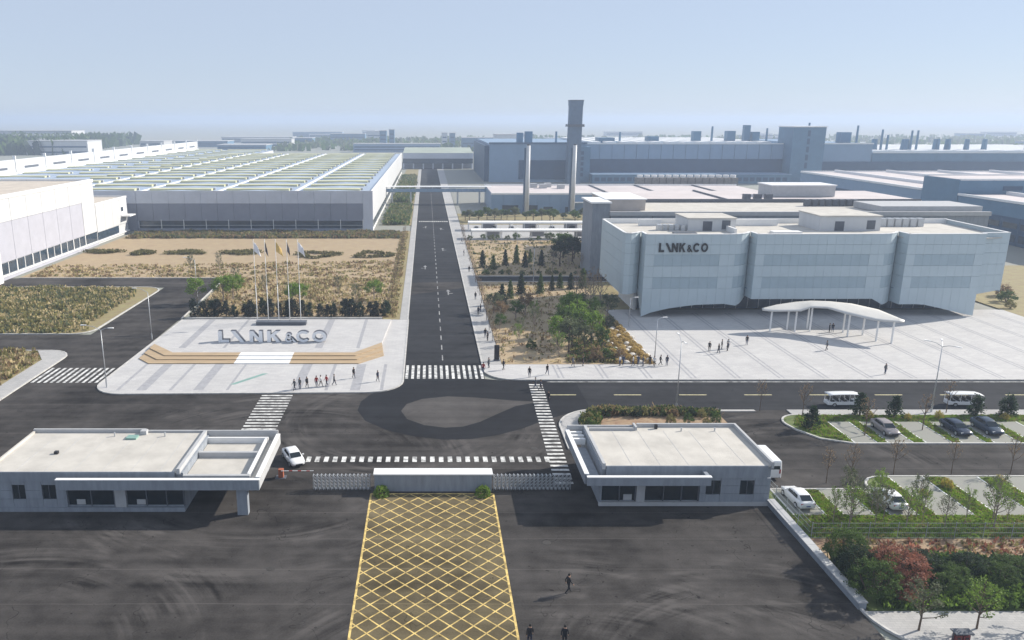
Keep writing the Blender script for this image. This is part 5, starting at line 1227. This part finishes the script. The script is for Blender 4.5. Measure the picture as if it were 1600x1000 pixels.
def make_plant(kind, seed):
    rnd = random.Random(seed); tr = MB(); cr = MB()
    if kind == 'conifer':
        tr.path([(0, 0, 0), (0.005, 0, 0.5), (0, 0, 0.97)], 0.028, 0.006, 6)
        for lv in range(15):
            z = 0.08 + 0.88 * lv / 14; rad = 0.27 * (1 - z) ** 0.75 + 0.015; nb = 9 if lv < 9 else 6
            for b in range(nb):
                a = b * 6.28 / nb + lv * 0.7 + rnd.uniform(-0.3, 0.3); rr_ = rad * rnd.uniform(0.7, 1.15)
                tr.tube((0, 0, z), (math.cos(a) * rr_ * 0.9, math.sin(a) * rr_ * 0.9, z - 0.03), 0.007, 0.003, 3, cap=False)
                for k in range(9):
                    f = rnd.uniform(0.25, 1.0); leaf(cr, (math.cos(a) * rr_ * f + rnd.gauss(0, 0.016), math.sin(a) * rr_ * f + rnd.gauss(0, 0.016), z - 0.05 * f + rnd.gauss(0, 0.014)), 0.058, rnd, 0.8)
    elif kind == 'juniper':
        tr.path([(0, 0, 0), (0.01, 0, 0.6)], 0.04, 0.01, 5)
        for c in range(34):
            z = rnd.uniform(0.08, 0.95); rad = 0.30 * math.sin(math.pi * (0.12 + 0.88 * z) ** 0.8) ** 0.7 * (1.1 - 0.5 * z); a = rnd.uniform(0, 6.28); q = rad * math.sqrt(rnd.uniform(0.15, 1))
            tr.tube((0, 0, z * 0.5), (math.cos(a) * q * 0.8, math.sin(a) * q * 0.8, z), 0.008, 0.003, 3, cap=False)
            for k in range(26): leaf(cr, (math.cos(a) * q + rnd.gauss(0, 0.05), math.sin(a) * q + rnd.gauss(0, 0.05), min(1.02, max(0.03, z + rnd.gauss(0, 0.07)))), 0.07, rnd, 0.2)
    elif kind in ('broad', 'fluffy'):
        tr.path([(0, 0, 0), (0.012, 0.008, 0.22), (-0.008, 0.01, 0.5), (0, 0, 0.85)], 0.03, 0.008, 6)
        tips = limbs(tr, rnd, 0.25, 0.8, 9, 0.30, 0.035, 0.8)
        for (p, e) in tips:
            for cl in range(2 if kind == 'broad' else 3):
                c = Vector(p).lerp(Vector(e), rnd.uniform(0.5, 1.1)); sp = rnd.uniform(0.035, 0.07)
                for k in range(26 if kind == 'broad' else 30): leaf(cr, (c.x + rnd.gauss(0, sp), c.y + rnd.gauss(0, sp), c.z + rnd.gauss(0, sp * 0.8)), 0.042, rnd, 0.3)
    elif kind in ('whip', 'bare'):
        tr.path([(0, 0, 0), (0.006, -0.004, 0.3), (-0.006, 0.004, 0.62), (0.004, 0, 1.0)], 0.014, 0.004, 6)
        tips = limbs(tr, rnd, 0.25 if kind == 'whip' else 0.34, 0.95, 18 if kind == 'whip' else 12, 0.22 if kind == 'whip' else 0.19, 0.018, 1.6)
        for (p, e) in tips:
            for k in range(15 if kind == 'whip' else 4):
                c = Vector(p).lerp(Vector(e), rnd.uniform(0.15, 1.05)); leaf(cr, (c.x + rnd.gauss(0, 0.022), c.y + rnd.gauss(0, 0.022), c.z + rnd.gauss(0, 0.025)), 0.024, rnd, 0.3)
    elif kind == 'shrub':
        for i in range(9):
            a = rnd.uniform(0, 6.28); q = rnd.uniform(0.1, 0.36); tr.path([(math.cos(a) * 0.05, math.sin(a) * 0.05, 0), (math.cos(a) * q * 0.7, math.sin(a) * q * 0.7, 0.4), (math.cos(a) * q, math.sin(a) * q, 0.8)], 0.016, 0.005, 4)
        for c in range(64):
            d = Vector((rnd.gauss(0, 1), rnd.gauss(0, 1), abs(rnd.gauss(0.2, 0.8)))).normalized() * rnd.uniform(0.55, 1.0) ** 0.6; bz = rnd.uniform(0.85, 1.08)
            p = Vector((d.x * 0.50 * bz, d.y * 0.50 * bz, 0.20 + d.z * 0.74 * bz))
            for k in range(24): leaf(cr, (p.x + rnd.gauss(0, 0.05), p.y + rnd.gauss(0, 0.05), max(0.02, p.z + rnd.gauss(0, 0.05))), 0.062, rnd, 0.3)
    elif kind == 'bush':
        for i in range(12):
            a = rnd.uniform(0, 6.28); q = rnd.uniform(0.1, 0.4); tr.path([(math.cos(a) * 0.06, math.sin(a) * 0.06, 0), (math.cos(a) * q * 0.7, math.sin(a) * q * 0.7, 0.4), (math.cos(a) * q, math.sin(a) * q, 0.78)], 0.014, 0.004, 4)
        for c in range(190):
            d = Vector((rnd.gauss(0, 1), rnd.gauss(0, 1), rnd.gauss(0.35, 0.8))).normalized(); d.z = max(d.z, -0.35); rr_ = rnd.uniform(0.55, 1.0) ** 0.5 * (0.93 + 0.1 * math.sin(5 * d.x + 3 * d.y) + 0.06 * math.sin(9 * d.y + 4))
            p = Vector((d.x * 0.5 * rr_, d.y * 0.5 * rr_, 0.42 + d.z * 0.54 * rr_))
            for k in range(30): leaf(cr, (p.x + rnd.gauss(0, 0.03), p.y + rnd.gauss(0, 0.03), max(0.02, p.z + rnd.gauss(0, 0.03))), 0.03, rnd, 0.4)
    elif kind == 'dome':
        for i in range(5):
            a = i * 1.26; tr.tube((0, 0, 0), (math.cos(a) * 0.3, math.sin(a) * 0.3, 0.5), 0.02, 0.01, 4)
        for c in range(380):
            d = Vector((rnd.gauss(0, 1), rnd.gauss(0, 1), abs(rnd.gauss(0.1, 0.8)))).normalized() * rnd.uniform(0.75, 1.05)
            leaf(cr, (d.x * 0.5, d.y * 0.5, max(0.02, d.z * 0.95)), 0.15, rnd, 0.4)
    return tr, cr
LIB = {}
def plant(kind, x, y, z, h, leafm, label, cat="tree", group=None, name=None, bark=M_BARK, wide=1.0, var=None):
    var = R.randrange(3) if var is None else var
    if (kind, var, 'g') not in LIB: LIB[kind, var, 'g'] = make_plant(kind, sum(map(ord, kind)) * 7 + var)
    tr, cr = LIB[kind, var, 'g']
    for key, mb, m, nm in (((kind, var, bark.name), tr, bark, "trunk"), ((kind, var, leafm.name), cr, leafm, "crown")):
        if key not in LIB: LIB[key] = mb.mesh(nm, m)
    t = thing(name or {"conifer": "conifer_tree", "juniper": "juniper_tree", "broad": "leafy_tree", "fluffy": "leafy_tree", "whip": "young_tree", "bare": "bare_tree", "shrub": "shrub", "bush": "shrub", "dome": "clipped_shrub"}[kind], label, cat, (x, y, z), group, R.uniform(0, 6.28))
    t.scale = (h * wide, h * wide, h)
    link("stem" if cat == "shrub" else "trunk", LIB[kind, var, bark.name], t); link("crown" if cat == "tree" else "foliage", LIB[kind, var, leafm.name], t)
    return t
def row(kind, pts, z, hr, leafm, desc, cat, group, bark=M_BARK, wide=1.0, near=False, name=None):
    for i, (x, y) in enumerate(sorted(pts, key=lambda p: p[1] if near else p[0] / (p[1] * 0.968 + 10))):
        plant(kind, x, y, z, R.uniform(*hr), leafm[i % len(leafm)] if isinstance(leafm, (list, tuple)) else leafm, desc % ((ORD[i] + " nearest") if near else (ORD[i] + " from left")), cat, group, name, bark, wide * R.uniform(0.85, 1.15))

# left: juniper row behind the plaza and field shrubs
row('juniper', [(-48.6 + 1.72 * i + R.uniform(-0.5, 0.5), 157.3 + R.uniform(-0.6, 0.8)) for i in range(24)], 0.09, (2.6, 4.2), [L_JUN, L_JUN, L_CON], "dark juniper, %s in the row behind the left plaza", "tree", "juniper row behind the plaza", wide=1.1)
row('broad', [(-46.0, 170), (-44.2, 172), (-30.0, 166.5), (-12.3, 171), (-28.6, 168), (-51.6, 169)], 0.09, (5.2, 7.0), L_SPR, "fresh green young tree, %s in the dry field", "tree", "young trees in the dry field", M_BARKP)
row('whip', [(17.0, 140), (20.5, 146), (16.2, 136), (22.4, 128.5), (21.0, 151), (33.2, 146.5)], 0.09, (3.2, 5.0), [L_SPR, L_GRY], "slim light green sapling, %s in the near right garden", "tree", "saplings in the near garden", M_BARKP, wide=1.2)
row('whip', [(-56, 205), (-47, 186), (-38, 177), (-21, 176), (-16, 166), (-63, 203)], 0.09, (4.5, 6.0), L_GRY, "thin grey green sapling, %s in the dry field", "tree", "saplings in the dry field", M_BARKP)
for i, (x, y, rx, ry) in enumerate(((-100, 237, 5.5, 2.2), (-87, 235, 3.2, 3.4), (-74, 235.5, 6.0, 3.0), (-57, 235.5, 6.0, 3.2), (-33.5, 231.5, 6.0, 4.6), (-16.6, 231.5, 5.4, 4.4))):
    q = MB(); rnd = random.Random(i)
    for k in range(1100):
        a = rnd.uniform(0, 6.28); f = math.sqrt(rnd.uniform(0.62 if i > 3 else 0.0, 1)); f *= 1 + 0.22 * math.sin(3 * a + i * 1.7) + 0.1 * math.sin(7 * a) + rnd.gauss(0, 0.08); leaf(q, (x + math.cos(a) * rx * f, y + math.sin(a) * ry * f, 0.12 + rnd.uniform(0, 0.8)), 0.5, rnd, 0.2)
    o = q.build("low_hedge_ring", leafmat("dark_olive_leaves", (0.13, 0.125, 0.045), (0.23, 0.21, 0.08)))
    for v in o.data.vertices: v.co -= Vector((x, y, 0.09))
    o.location = (x, y, 0.09)
    tag(o, "%s from left of the low oval hedges on the sandy field" % ORD[i], "hedge", "oval hedges on the sandy field")
# grass and brush that nobody could count
def inside(p, poly):
    c = False; n = len(poly)
    for i in range(n):
        x1, y1 = poly[i]; x2, y2 = poly[(i + 1) % n]
        if (y1 > p[1]) != (y2 > p[1]) and p[0] < (x2 - x1) * (p[1] - y1) / (y2 - y1) + x1: c = not c
    return c
def brush(name, poly, n, hr, mats, label, z=0.09, wd=0.35, blades=3, clump=0.0, cat="grass"):
    rnd = random.Random(len(name) + n); q = MB()
    x0, x1 = min(p[0] for p in poly), max(p[0] for p in poly); y0, y1 = min(p[1] for p in poly), max(p[1] for p in poly)
    done = 0; tries = 0
    while done < n and tries < n * 12:
        tries += 1
        x, y = rnd.uniform(x0, x1), rnd.uniform(y0, y1)
        if not inside((x, y), poly): continue
        v = 0.5 + 0.5 * math.sin(x * 0.41 + 2.0 * math.sin(y * 0.23)) * math.sin(y * 0.53 + 1.7 * math.sin(x * 0.19))
        if rnd.random() < clump * (1 - v): continue
        done += 1; h = rnd.uniform(*hr) * (0.7 + 0.6 * v); mi = rnd.choices(range(len(mats)), [1 + 2 * (v if k else 1 - v) for k in range(len(mats))])[0]
        for b in range(blades):
            a = rnd.uniform(0, 6.28); w = wd * rnd.uniform(0.6, 1.2); dx, dy = math.cos(a), math.sin(a); lx, ly = rnd.gauss(0, 0.3) * h, rnd.gauss(0, 0.3) * h
            k = len(q.v); ox, oy = x + rnd.gauss(0, wd * 0.6), y + rnd.gauss(0, wd * 0.6)
            q.v += [(ox - dx * w * 0.4, oy - dy * w * 0.4, z), (ox + dx * w * 0.4, oy + dy * w * 0.4, z), (ox + dx * w * 0.55 + lx, oy + dy * w * 0.55 + ly, z + h * 0.8), (ox - dx * w * 0.2 + lx, oy - dy * w * 0.2 + ly, z + h)]
            q.f.append((k, k + 1, k + 2, k + 3)); q.m.append(mi)
    o = q.build(name, mats); tag(o, label, cat, kind="stuff"); return o
brush("tall_grass", [(-110, 144), (-70, 144), (-66.5, 146), (-68.2, 150), (-68.2, 178), (-72, 185), (-110, 186)], 4200, (0.35, 0.9), [L_STRAW, L_OLIVE, L_OLIVE, L_GRY], "tall straw and olive grass filling the left plot", wd=0.42)
brush("tall_grass", [(-100, 108), (-66.4, 108), (-66.4, 127), (-69.5, 132.2), (-100, 132.2)], 2000, (0.35, 0.9), [L_STRAW, L_OLIVE, L_BRN], "tall dry grass in the left corner plot below the lane", wd=0.4)
brush("dry_brush", [(-49, 158.8), (-9.8, 158.8), (-9.9, 197), (-52, 197)], 2600, (0.25, 0.75), [L_STRAW, L_BRN, L_STRAW, L_OLIVE], "tan dry brush behind the juniper row", wd=0.42, clump=0.6)
brush("dry_brush", [(-105, 199), (-10, 198), (-10, 222), (-105, 214)], 1500, (0.25, 0.6), [L_OLIVE, L_STRAW, L_BRN], "olive brush band across the sandy field", wd=0.55, clump=0.95)
brush("hedge_band", [(-104, 266), (-10, 266), (-10, 280), (-104, 280)], 4200, (0.5, 1.3), [L_OLIVE, L_GRY, L_BRN], "olive planting band in front of the warehouse", wd=0.6, clump=0.5)
brush("verge_growth", [(-9.3, 156), (-6.9, 156), (-7.6, 282), (-9.7, 282)], 1100, (0.2, 0.6), [L_STRAW, L_OLIVE, L_BRN], "dry growth on the verge left of the main road", wd=0.35, clump=0.5)
brush("verge_growth", [(-17.5, 301), (-8.2, 301), (-8.6, 372), (-17.5, 372)], 1500, (0.6, 2.0), [L_OLIVE, L_GRY, L_MID], "brown green planting between warehouse wall and main road", wd=0.7, clump=0.3)
brush("verge_growth", [(-17.5, 384), (-8.6, 384), (-9, 560), (-17.5, 560)], 1500, (0.8, 2.6), [L_OLIVE, L_GRY, L_MID], "far planting between warehouse wall and main road", wd=0.9, clump=0.3)
# right gardens
brush("garden_grass", [(12.5, 125), (31, 125), (31, 191), (12.5, 191)], 700, (0.2, 0.5), [L_OLIVE, L_BRN, L_STRAW], "patchy dry undergrowth in the near right garden", wd=0.35, clump=0.9)
brush("garden_grass", [(24, 126), (32, 125), (33, 136), (27, 140)], 900, (0.3, 0.8), [L_MID, L_OLIVE, L_BRN], "green undergrowth below the garden's tall trees", wd=0.4)
brush("garden_grass", [(12.5, 201), (64, 201), (64, 260), (12.5, 260)], 900, (0.2, 0.6), [L_GRY, L_OLIVE, L_STRAW], "patchy undergrowth in the far right garden", wd=0.5, clump=0.95)
row('conifer', [(16.2, 168), (18.6, 174), (21.6, 178.5), (26.2, 179), (29.5, 182.5), (31.8, 185), (34.2, 184), (37.4, 185.5)], 0.09, (3.6, 5.4), [L_CON, L_MID], "conifer, %s in the near garden's back row", "tree", "conifers at the back of the near garden")
row('broad', [(13.7, 160), (14.6, 153), (15.6, 163.5), (17.8, 154), (20.2, 158.5), (13.8, 146)], 0.09, (3.4, 5.4), [L_GRY, L_MID, L_BRN], "loose grey green tree, %s near the footway side of the garden", "tree", "loose trees by the footway", M_BARKP)
row('broad', [(24.6, 131.5), (25.8, 134.6), (27.4, 131.8), (26.4, 138.5), (28.2, 141), (29.6, 136.0), (27.0, 145.2), (30.6, 132.0), (25.2, 142), (29.0, 148), (23.4, 136)], 0.09, (5.0, 7.6), [L_SPR, L_MID, L_GRY], "tall dense green tree, %s in the garden's central clump", "tree", "central clump of garden trees", wide=0.85)
row('broad', [(29.2, 153), (30.9, 156.5), (33.4, 153.8), (36.6, 154.6), (30.2, 149.2), (27.6, 152)], 0.09, (5.0, 7.6), [L_SPR, L_SPR, L_GRY], "bright spring green tree, %s behind the central clump", "tree", "bright trees behind the clump", M_BARKP)
row('bare', [(32.4, 157), (33.6, 157.6), (34.8, 161), (31.6, 163), (36.2, 160)], 0.09, (8.0, 10.0), L_BRN, "tall bare trunk, %s near the office corner", "tree", "bare trees near the office corner", M_BARKP)
row('shrub', [(18.3, 133.6), (30.2, 127.4), (32.6, 127.0), (28.4, 126.6), (33.8, 155), (35.4, 148.5)], 0.09, (1.9, 3.0), [L_MID, L_GRY, L_BRN], "rounded loose bush, %s in the near garden", "shrub", "bushes in the near garden")
row('conifer', [(14.8, 212), (17.6, 209), (21.4, 215), (24.8, 218), (28.8, 219), (31.5, 215), (26.6, 212.5)], 0.09, (4.0, 7.0), [L_CON, L_MID], "conifer, %s in the left half of the far garden", "tree", "conifers in the far garden")
row('fluffy', [(36.5, 214), (40.6, 218), (44.5, 214), (47.0, 222), (42.6, 226), (48.0, 214), (39.6, 227), (50.8, 218)], 0.09, (5.5, 8.8), [L_CON, L_MID, L_CON], "dense dark tree, %s of the clump beside the office's left side", "tree", "dark clump beside the office")
row('bare', [(33.6, 208), (37.4, 206), (41.4, 207.5), (45.4, 209)], 0.09, (5.0, 6.6), L_BRN, "brownish bare tree, %s in the far garden's front edge", "tree", "bare trees at the far garden edge", M_BARKP)
row('shrub', [(14.6 + 2.4 * i + R.uniform(-0.6, 0.6), 202.6 + R.uniform(-0.5, 0.5)) for i in range(16)], 0.09, (0.9, 1.5), [L_MID, L_OLIVE], "low green hedge bush, %s along the garden lane", "shrub", "hedge bushes along the lane", wide=1.5)
row('broad', [(14.5 + 3.0 * i + R.uniform(-1, 1), 256 + R.uniform(-4, 3)) for i in range(12)], 0.09, (2.4, 4.0), [L_GRY, L_MID], "small green tree, %s in front of the white shelters", "tree", "small trees before the shelters", M_BARKP)
row('fluffy', [(14 + 3.1 * i + R.uniform(-1, 1), 312 + R.uniform(-6, 12)) for i in range(17)], 0.09, (3.6, 6.0), [L_MID, L_GRY, L_MID], "bushy green tree, %s in the belt before the low hall", "tree", "tree belt before the low hall", wide=1.2)
row('bare', [(11.75, 131 + 7.6 * i) for i in range(20)], 0.09, (3.6, 4.8), L_BRN, "thin bare street tree, %s on the right footway", "tree", "street trees on the right footway", near=True)
row('bare', [(-8.4, 160 + 9.5 * i) for i in range(13)], 0.09, (3.2, 4.4), L_BRN, "thin bare street tree, %s on the left verge", "tree", "street trees on the left verge", near=True)
# golden shrubs and pale stones beside the office plaza
rk = random.Random(11)
GOLD = leafmat("golden_clipped_leaves", (0.50, 0.355, 0.11), (0.66, 0.50, 0.21)); STN = mat("pale_garden_stone", (0.58, 0.54, 0.48), var=0.2, scale=2.0)
smesh = []
for k in range(3):
    m = MB(); rgs = []
    for j in range(5):
        a = -0.3 + 1.85 * j / 4; rgs.append([(math.cos(a) * math.cos(6.283 * i / 7) * rk.uniform(0.8, 1.15) * 0.5, math.cos(a) * math.sin(6.283 * i / 7) * rk.uniform(0.8, 1.15) * 0.38, 0.12 + math.sin(a) * 0.42) for i in range(7)])
    smesh.append(m.loft(rgs).mesh("garden_stone", STN))
for j in range(19):
    ng = ns = 0
    for i in range(5):
        y = 125.3 + 1.4 * j + rk.uniform(-0.15, 0.15); x = 31.9 + 1.3 * i + 0.6 * (j % 2) + rk.uniform(-0.25, 0.25) + 0.02 * j
        if y > 150.8 or x > 38.0: continue
        if (i + j) % 2 == 0 or rk.random() < 0.15:
            plant('dome', x, y, 0.09, rk.uniform(0.75, 1.05), GOLD, "golden shrub, %s from left in the %s row from the front of the plaza bed" % (ORD[ng], ORD[j]), "shrub", "golden shrubs beside the office plaza", wide=rk.uniform(1.3, 1.7)); ng += 1
        else:
            o = link("garden_stone", smesh[(i + j) % 3]); o.location = (x, y, 0.09); o.rotation_euler = (0, 0, rk.uniform(0, 6)); s = rk.uniform(1.1, 1.6); o.scale = (s, s, s * 0.62)
            tag(o, "pale stone, %s from left in the %s row of the golden bed" % (ORD[ns], ORD[j]), "stone", "stones among the golden shrubs"); ns += 1
# gatehouse bed, islands, lower court
brush("hedge_strip", [(22.2, 101.2), (40.2, 101.2), (40.2, 102.6), (24.4, 102.5)], 1500, (0.5, 1.0), [L_MID, L_OLIVE, L_CON, L_BRN], "mixed clipped hedge strip behind the right gatehouse", z=0.12, wd=0.3, cat="hedge")
brush("hedge_strip", [(20.6, 95), (22.0, 95), (23.4, 100.6), (22.6, 101.6), (20.9, 99.2)], 350, (0.4, 0.9), [L_OLIVE, L_MID], "curved olive hedge at the gatehouse corner footway", z=0.12, wd=0.3, cat="hedge")
row('shrub', [(24.5 + 1.9 * i + R.uniform(-0.4, 0.4), 101.0 + R.uniform(-0.7, 0.4)) for i in range(8)], 0.12, (0.9, 1.5), [L_MID, L_BRN, L_CON, L_OLIVE], "dark mixed shrub, %s in the bed behind the right gatehouse", "shrub", "shrubs behind the right gatehouse", wide=1.0)
row('shrub', [(21.6, 99.0), (21.4, 96.6), (32.5, 97.8), (35.0, 98.2), (38.8, 98.5), (37.2, 97.4)], 0.12, (1.1, 1.7), [L_OLIVE, L_MID], "olive shrub, %s close to the right gatehouse's back wall", "shrub", "shrubs at the gatehouse's back wall")
row('juniper', [(50.8, 96.6), (59.6, 101.0), (64.2, 100.7), (75.6, 101.0), (80.0, 101.0)], 0.12, (2.8, 3.6), L_CON, "dark conifer, %s on the parking island", "tree", "conifers on the parking island", wide=1.25)
row('shrub', [(60.4, 100.0), (65.4, 99.6), (78.6, 99.6), (69.9, 100.0)], 0.13, (1.0, 1.5), L_YEL, "yellow flowering bush, %s on the parking island", "shrub", "yellow bushes on the island")
row('bare', [(51.6, 100.9), (56.6, 94.2), (65.2, 96.0), (72.4, 102.3), (46.6, 103.0)], 0.12, (4.2, 5.2), L_BRN, "leafless thin tree, %s around the parking island", "tree", "leafless trees around the island")
row('bare', [(53.9, 83.0), (60.6, 83.0), (67.6, 83.2), (47.6, 80.6), (45.0, 80.8), (74.5, 83.2)], 0.0, (4.2, 5.0), L_BRN, "leafless thin tree, %s along the lower court's kerb", "tree", "leafless trees along the lower court")
row('shrub', [(57.8, 79.4), (64.2, 80.2), (53.9, 77.4), (70.3, 80.4)], 0.13, (0.9, 1.4), L_YEL, "yellow flowering bush, %s between the lower parking bays", "shrub", "yellow bushes in the lower court")
row('whip', [(41.0, 71.4), (43.2, 72.0), (45.0, 70.9), (46.6, 72.2), (48.0, 70.6), (50.2, 71.6), (52.0, 70.8), (54.6, 71.6), (56.8, 70.6), (59.0, 71.8), (61.2, 70.8), (63.6, 71.5), (44.2, 75.0), (50.2, 72.6), (42.2, 70.6), (46.0, 73.4), (47.2, 74.6), (58.0, 72.4)], 0.13, (3.4, 5.2), [L_SPR, L_GRY, L_SPR, L_GRY], "light leaved young tree, %s on the lower lawn", "tree", "young trees on the lower lawn", M_BARKP, wide=1.0)
brush("lawn_grass", [(37, 68.8), (68, 68.8), (68, 73.0), (37, 73.0)], 5200, (0.10, 0.26), [L_LAWN, L_LAWN, L_OLIVE], "green lawn in front of the lower parking bays", z=0.13, wd=0.16)
for (a, b) in ((41.4, 43.0), (46.4, 47.8), (51.0, 52.6), (56.8, 59.0), (63.1, 65.3), (69.4, 71.6)):
    brush("lawn_grass", rect(a, b, 73.1, 78.6 if b < 50 else 81.8), 700, (0.10, 0.24), [L_LAWN, L_LAWN, L_OLIVE], "grass strip between lower parking bays", z=0.13, wd=0.16)
brush("lawn_grass", [(49.3, 98), (49.3, 96.4), (51, 93.8), (53.9, 92.2), (53.9, 99.2), (84, 99.2), (84, 101.2), (51, 101.2)], 3600, (0.10, 0.24), [L_LAWN, L_LAWN, L_OLIVE], "lawn on the parking island", z=0.12, wd=0.17)
for (a, b) in ((57.1, 58.3), (61.7, 63.1), (66.6, 67.7), (70.9, 71.8), (75.3, 76.7)):
    brush("lawn_grass", rect(a, b, 92.1, 99), 380, (0.10, 0.24), [L_LAWN, L_LAWN, L_OLIVE], "grass strip between island parking bays", z=0.12, wd=0.17)
brush("mulch_plants", [(38, 65.2), (64, 65.2), (64, 68.2), (38, 68.2)], 420, (0.15, 0.5), [L_RED, L_BRN, L_OLIVE], "sparse reddish seedlings on the mulch strip", z=0.14, wd=0.25)
plant('bush', 41.3, 60.9, 0.16, 3.7, L_RED, "big coppery red bush in the lower right planting", "shrub", None, "red_leaf_shrub", wide=1.42, var=0)
plant('bush', 40.6, 58.4, 0.16, 1.7, L_RED, "small coppery red bush at the front of the big one", "shrub", None, "red_leaf_shrub", wide=1.4, var=1)
row('bush', [(38.3, 61.6), (38.6, 64.2), (38.2, 59.0)], 0.16, (3.2, 3.9), [L_MID, L_CON, L_MID], "dark green bush, %s of those left of the big red bush", "shrub", "dark bushes left of the red bush", wide=1.15)
row('bush', [(44.6, 62.8), (46.4, 60.8), (48.6, 62.4), (50.6, 61.0), (52.8, 62.6), (54.8, 61.0), (57.2, 62.4), (45.2, 59.6), (59.6, 61.6)], 0.16, (1.5, 2.3), [L_CON, L_MID, L_MID], "dark green bush, %s of those right of the big red bush", "shrub", "dark bushes right of the red bush", wide=1.6)
brush("ground_hedge", [(38.2, 57.3), (62, 57.3), (62, 59.6), (38.6, 59.6)], 3000, (0.3, 0.75), [L_MID, L_SPR, L_MID], "bright low hedge along the lower pavement", z=0.16, wd=0.3, cat="hedge")
brush("ground_cover", [(37.6, 59.4), (62, 59.4), (62, 64.8), (37.4, 64.8)], 3800, (0.3, 0.9), [L_MID, L_CON, L_MID], "dark ground cover under the lower right bushes", z=0.16, wd=0.35, cat="ground cover")
row('whip', [(39.4, 54.4), (44.2, 54.6), (49.6, 54.8)], 0.15, (4.0, 4.6), [L_GRY, L_SPR, L_GRY], "slim young street tree, %s on the lower pavement", "tree", "street trees on the lower pavement", wide=1.5)
for i, x in enumerate((-5.2, 5.95)):
    plant('dome', x, 77.9, 0.01, 1.15, L_SPR, ("left" if i == 0 else "right") + " round green shrub at the foot of the gate wall", "shrub", "shrubs at the gate wall", wide=1.5)
row('shrub', [(126, 164), (129.5, 170), (127, 178), (131, 186), (126, 190), (133, 176), (135, 195), (128, 200)], 0.14, (1.6, 3.0), [L_MID, L_OLIVE, L_BRN], "mixed bush, %s beside the office's right side", "shrub", "bushes right of the office", wide=1.3)

# ------------------------------------------------------------------ far surroundings
rc = random.Random(21)
def far_block(x, y, w, d, h, m, label, group):
    t = thing("far_building", label, "building", (x, y, -0.1), group)
    MB().box(x - w / 2, x + w / 2, y, y + d, -0.1, h).build("walls", m, t)
    MB().box(x - w / 2 - 0.4, x + w / 2 + 0.4, y - 0.4, y + d + 0.4, h, h + 0.8).build("roof", M_STONEL, t)
    q = max(2, int(h / 6))
    for k in range(q): MB().box(x - w / 2 + 1.2, x + w / 2 - 1.2, y - 0.25, y - 0.05, 2 + k * (h - 3) / q, 2 + k * (h - 3) / q + 1.8).build("window_band", M_BLUED, t)
fb = [(-60, 1050, 9, 14, 24), (-50, 1080, 7, 12, 25), (62, 1010, 40, 30, 16), (22, 1120, 8, 10, 20), (33, 1120, 8, 10, 20), (-230, 980, 60, 40, 8), (-190, 1200, 30, 30, 11), (-140, 1380, 60, 25, 14), (-95, 1450, 34, 25, 17), (-330, 1150, 80, 40, 8), (-420, 900, 70, 40, 15), (-480, 1000, 60, 30, 14), (-560, 1150, 90, 40, 16), (-640, 1300, 120, 50, 20), (90, 900, 30, 30, 22), (-290, 1350, 120, 40, 9)]
for i, b in enumerate(sorted(fb, key=lambda p: p[0] / p[1])): far_block(*b, M_BLUEM if i % 3 else M_WHITE, "hazy far building, %s from left on the skyline beyond the warehouses" % ORD[i], "far skyline buildings")
t = thing("white_village_house", "white two storey house with dark windows at the far left edge", "building", (-315, 545, -0.1))
bx_(t, "walls", M_WHITE, -345, -290, 540, 556, -0.1, 9.5); bx_(t, "roof", M_STONEL, -345.5, -289.5, 539.5, 556.5, 9.5, 10.1)
for k in range(7):
    for z in (1.5, 5.6): bx_(t, "window", M_GLASSB, -342 + 7.3 * k, -338.5 + 7.3 * k, 539.8, 539.95, z, z + 2.2)
brush("far_woodland", [(-800, 860), (-420, 900), (-480, 1300), (-900, 1300)], 2600, (8, 17), [L_CON, L_MID, L_MID], "hazy belt of trees on the far left horizon", z=-0.1, wd=9, cat="woodland", clump=0.8)
rs_ = random.Random(77); low = []
for k in range(26): low.append((rs_.uniform(-420, 1900), rs_.uniform(950, 1900), rs_.uniform(25, 110), rs_.uniform(15, 40), rs_.uniform(6, 13)))
low.sort(key=lambda p: p[0] / p[1])
for k, b in enumerate(low): far_block(*b, (M_STONEL, M_WHITE, M_BLUEW, M_GREYW)[k % 4], "low hazy industrial block, %s from left in the far plain" % ORD[k], "low industrial blocks in the far plain")
brush("far_woodland", [(-200, 1000), (60, 1000), (120, 1500), (-240, 1500)], 500, (5, 9), [L_GRY, L_MID], "thin hazy trees beyond the warehouse roof", z=-0.1, wd=6, cat="woodland", clump=0.9)
brush("far_woodland", [(100, 1000), (1300, 1000), (1800, 1700), (200, 1700)], 900, (5, 9), [L_GRY, L_MID], "thin hazy trees beyond the far factory", z=-0.1, wd=7, cat="woodland", clump=0.9)

# ------------------------------------------------------------------ haze
hz = MB().box(-9600, 9600, -1000, 14600, -1.2, 57).build("haze", [])
hz.data.materials.clear()
hm = bpy.data.materials.new("haze_air"); hm.use_nodes = True; nt = hm.node_tree
nt.nodes.remove(nt.nodes["Principled BSDF"])
pv = nt.nodes.new("ShaderNodeVolumePrincipled"); pv.inputs["Color"].default_value = (0.56, 0.66, 0.83, 1); pv.inputs["Density"].default_value = HAZE
pv.inputs["Anisotropy"].default_value = 0.15
nt.links.new(pv.outputs[0], nt.nodes["Material Output"].inputs["Volume"])
hz.data.materials.append(hm)
tag(hz, "pale blue haze filling the air over the whole site", "haze", kind="stuff")
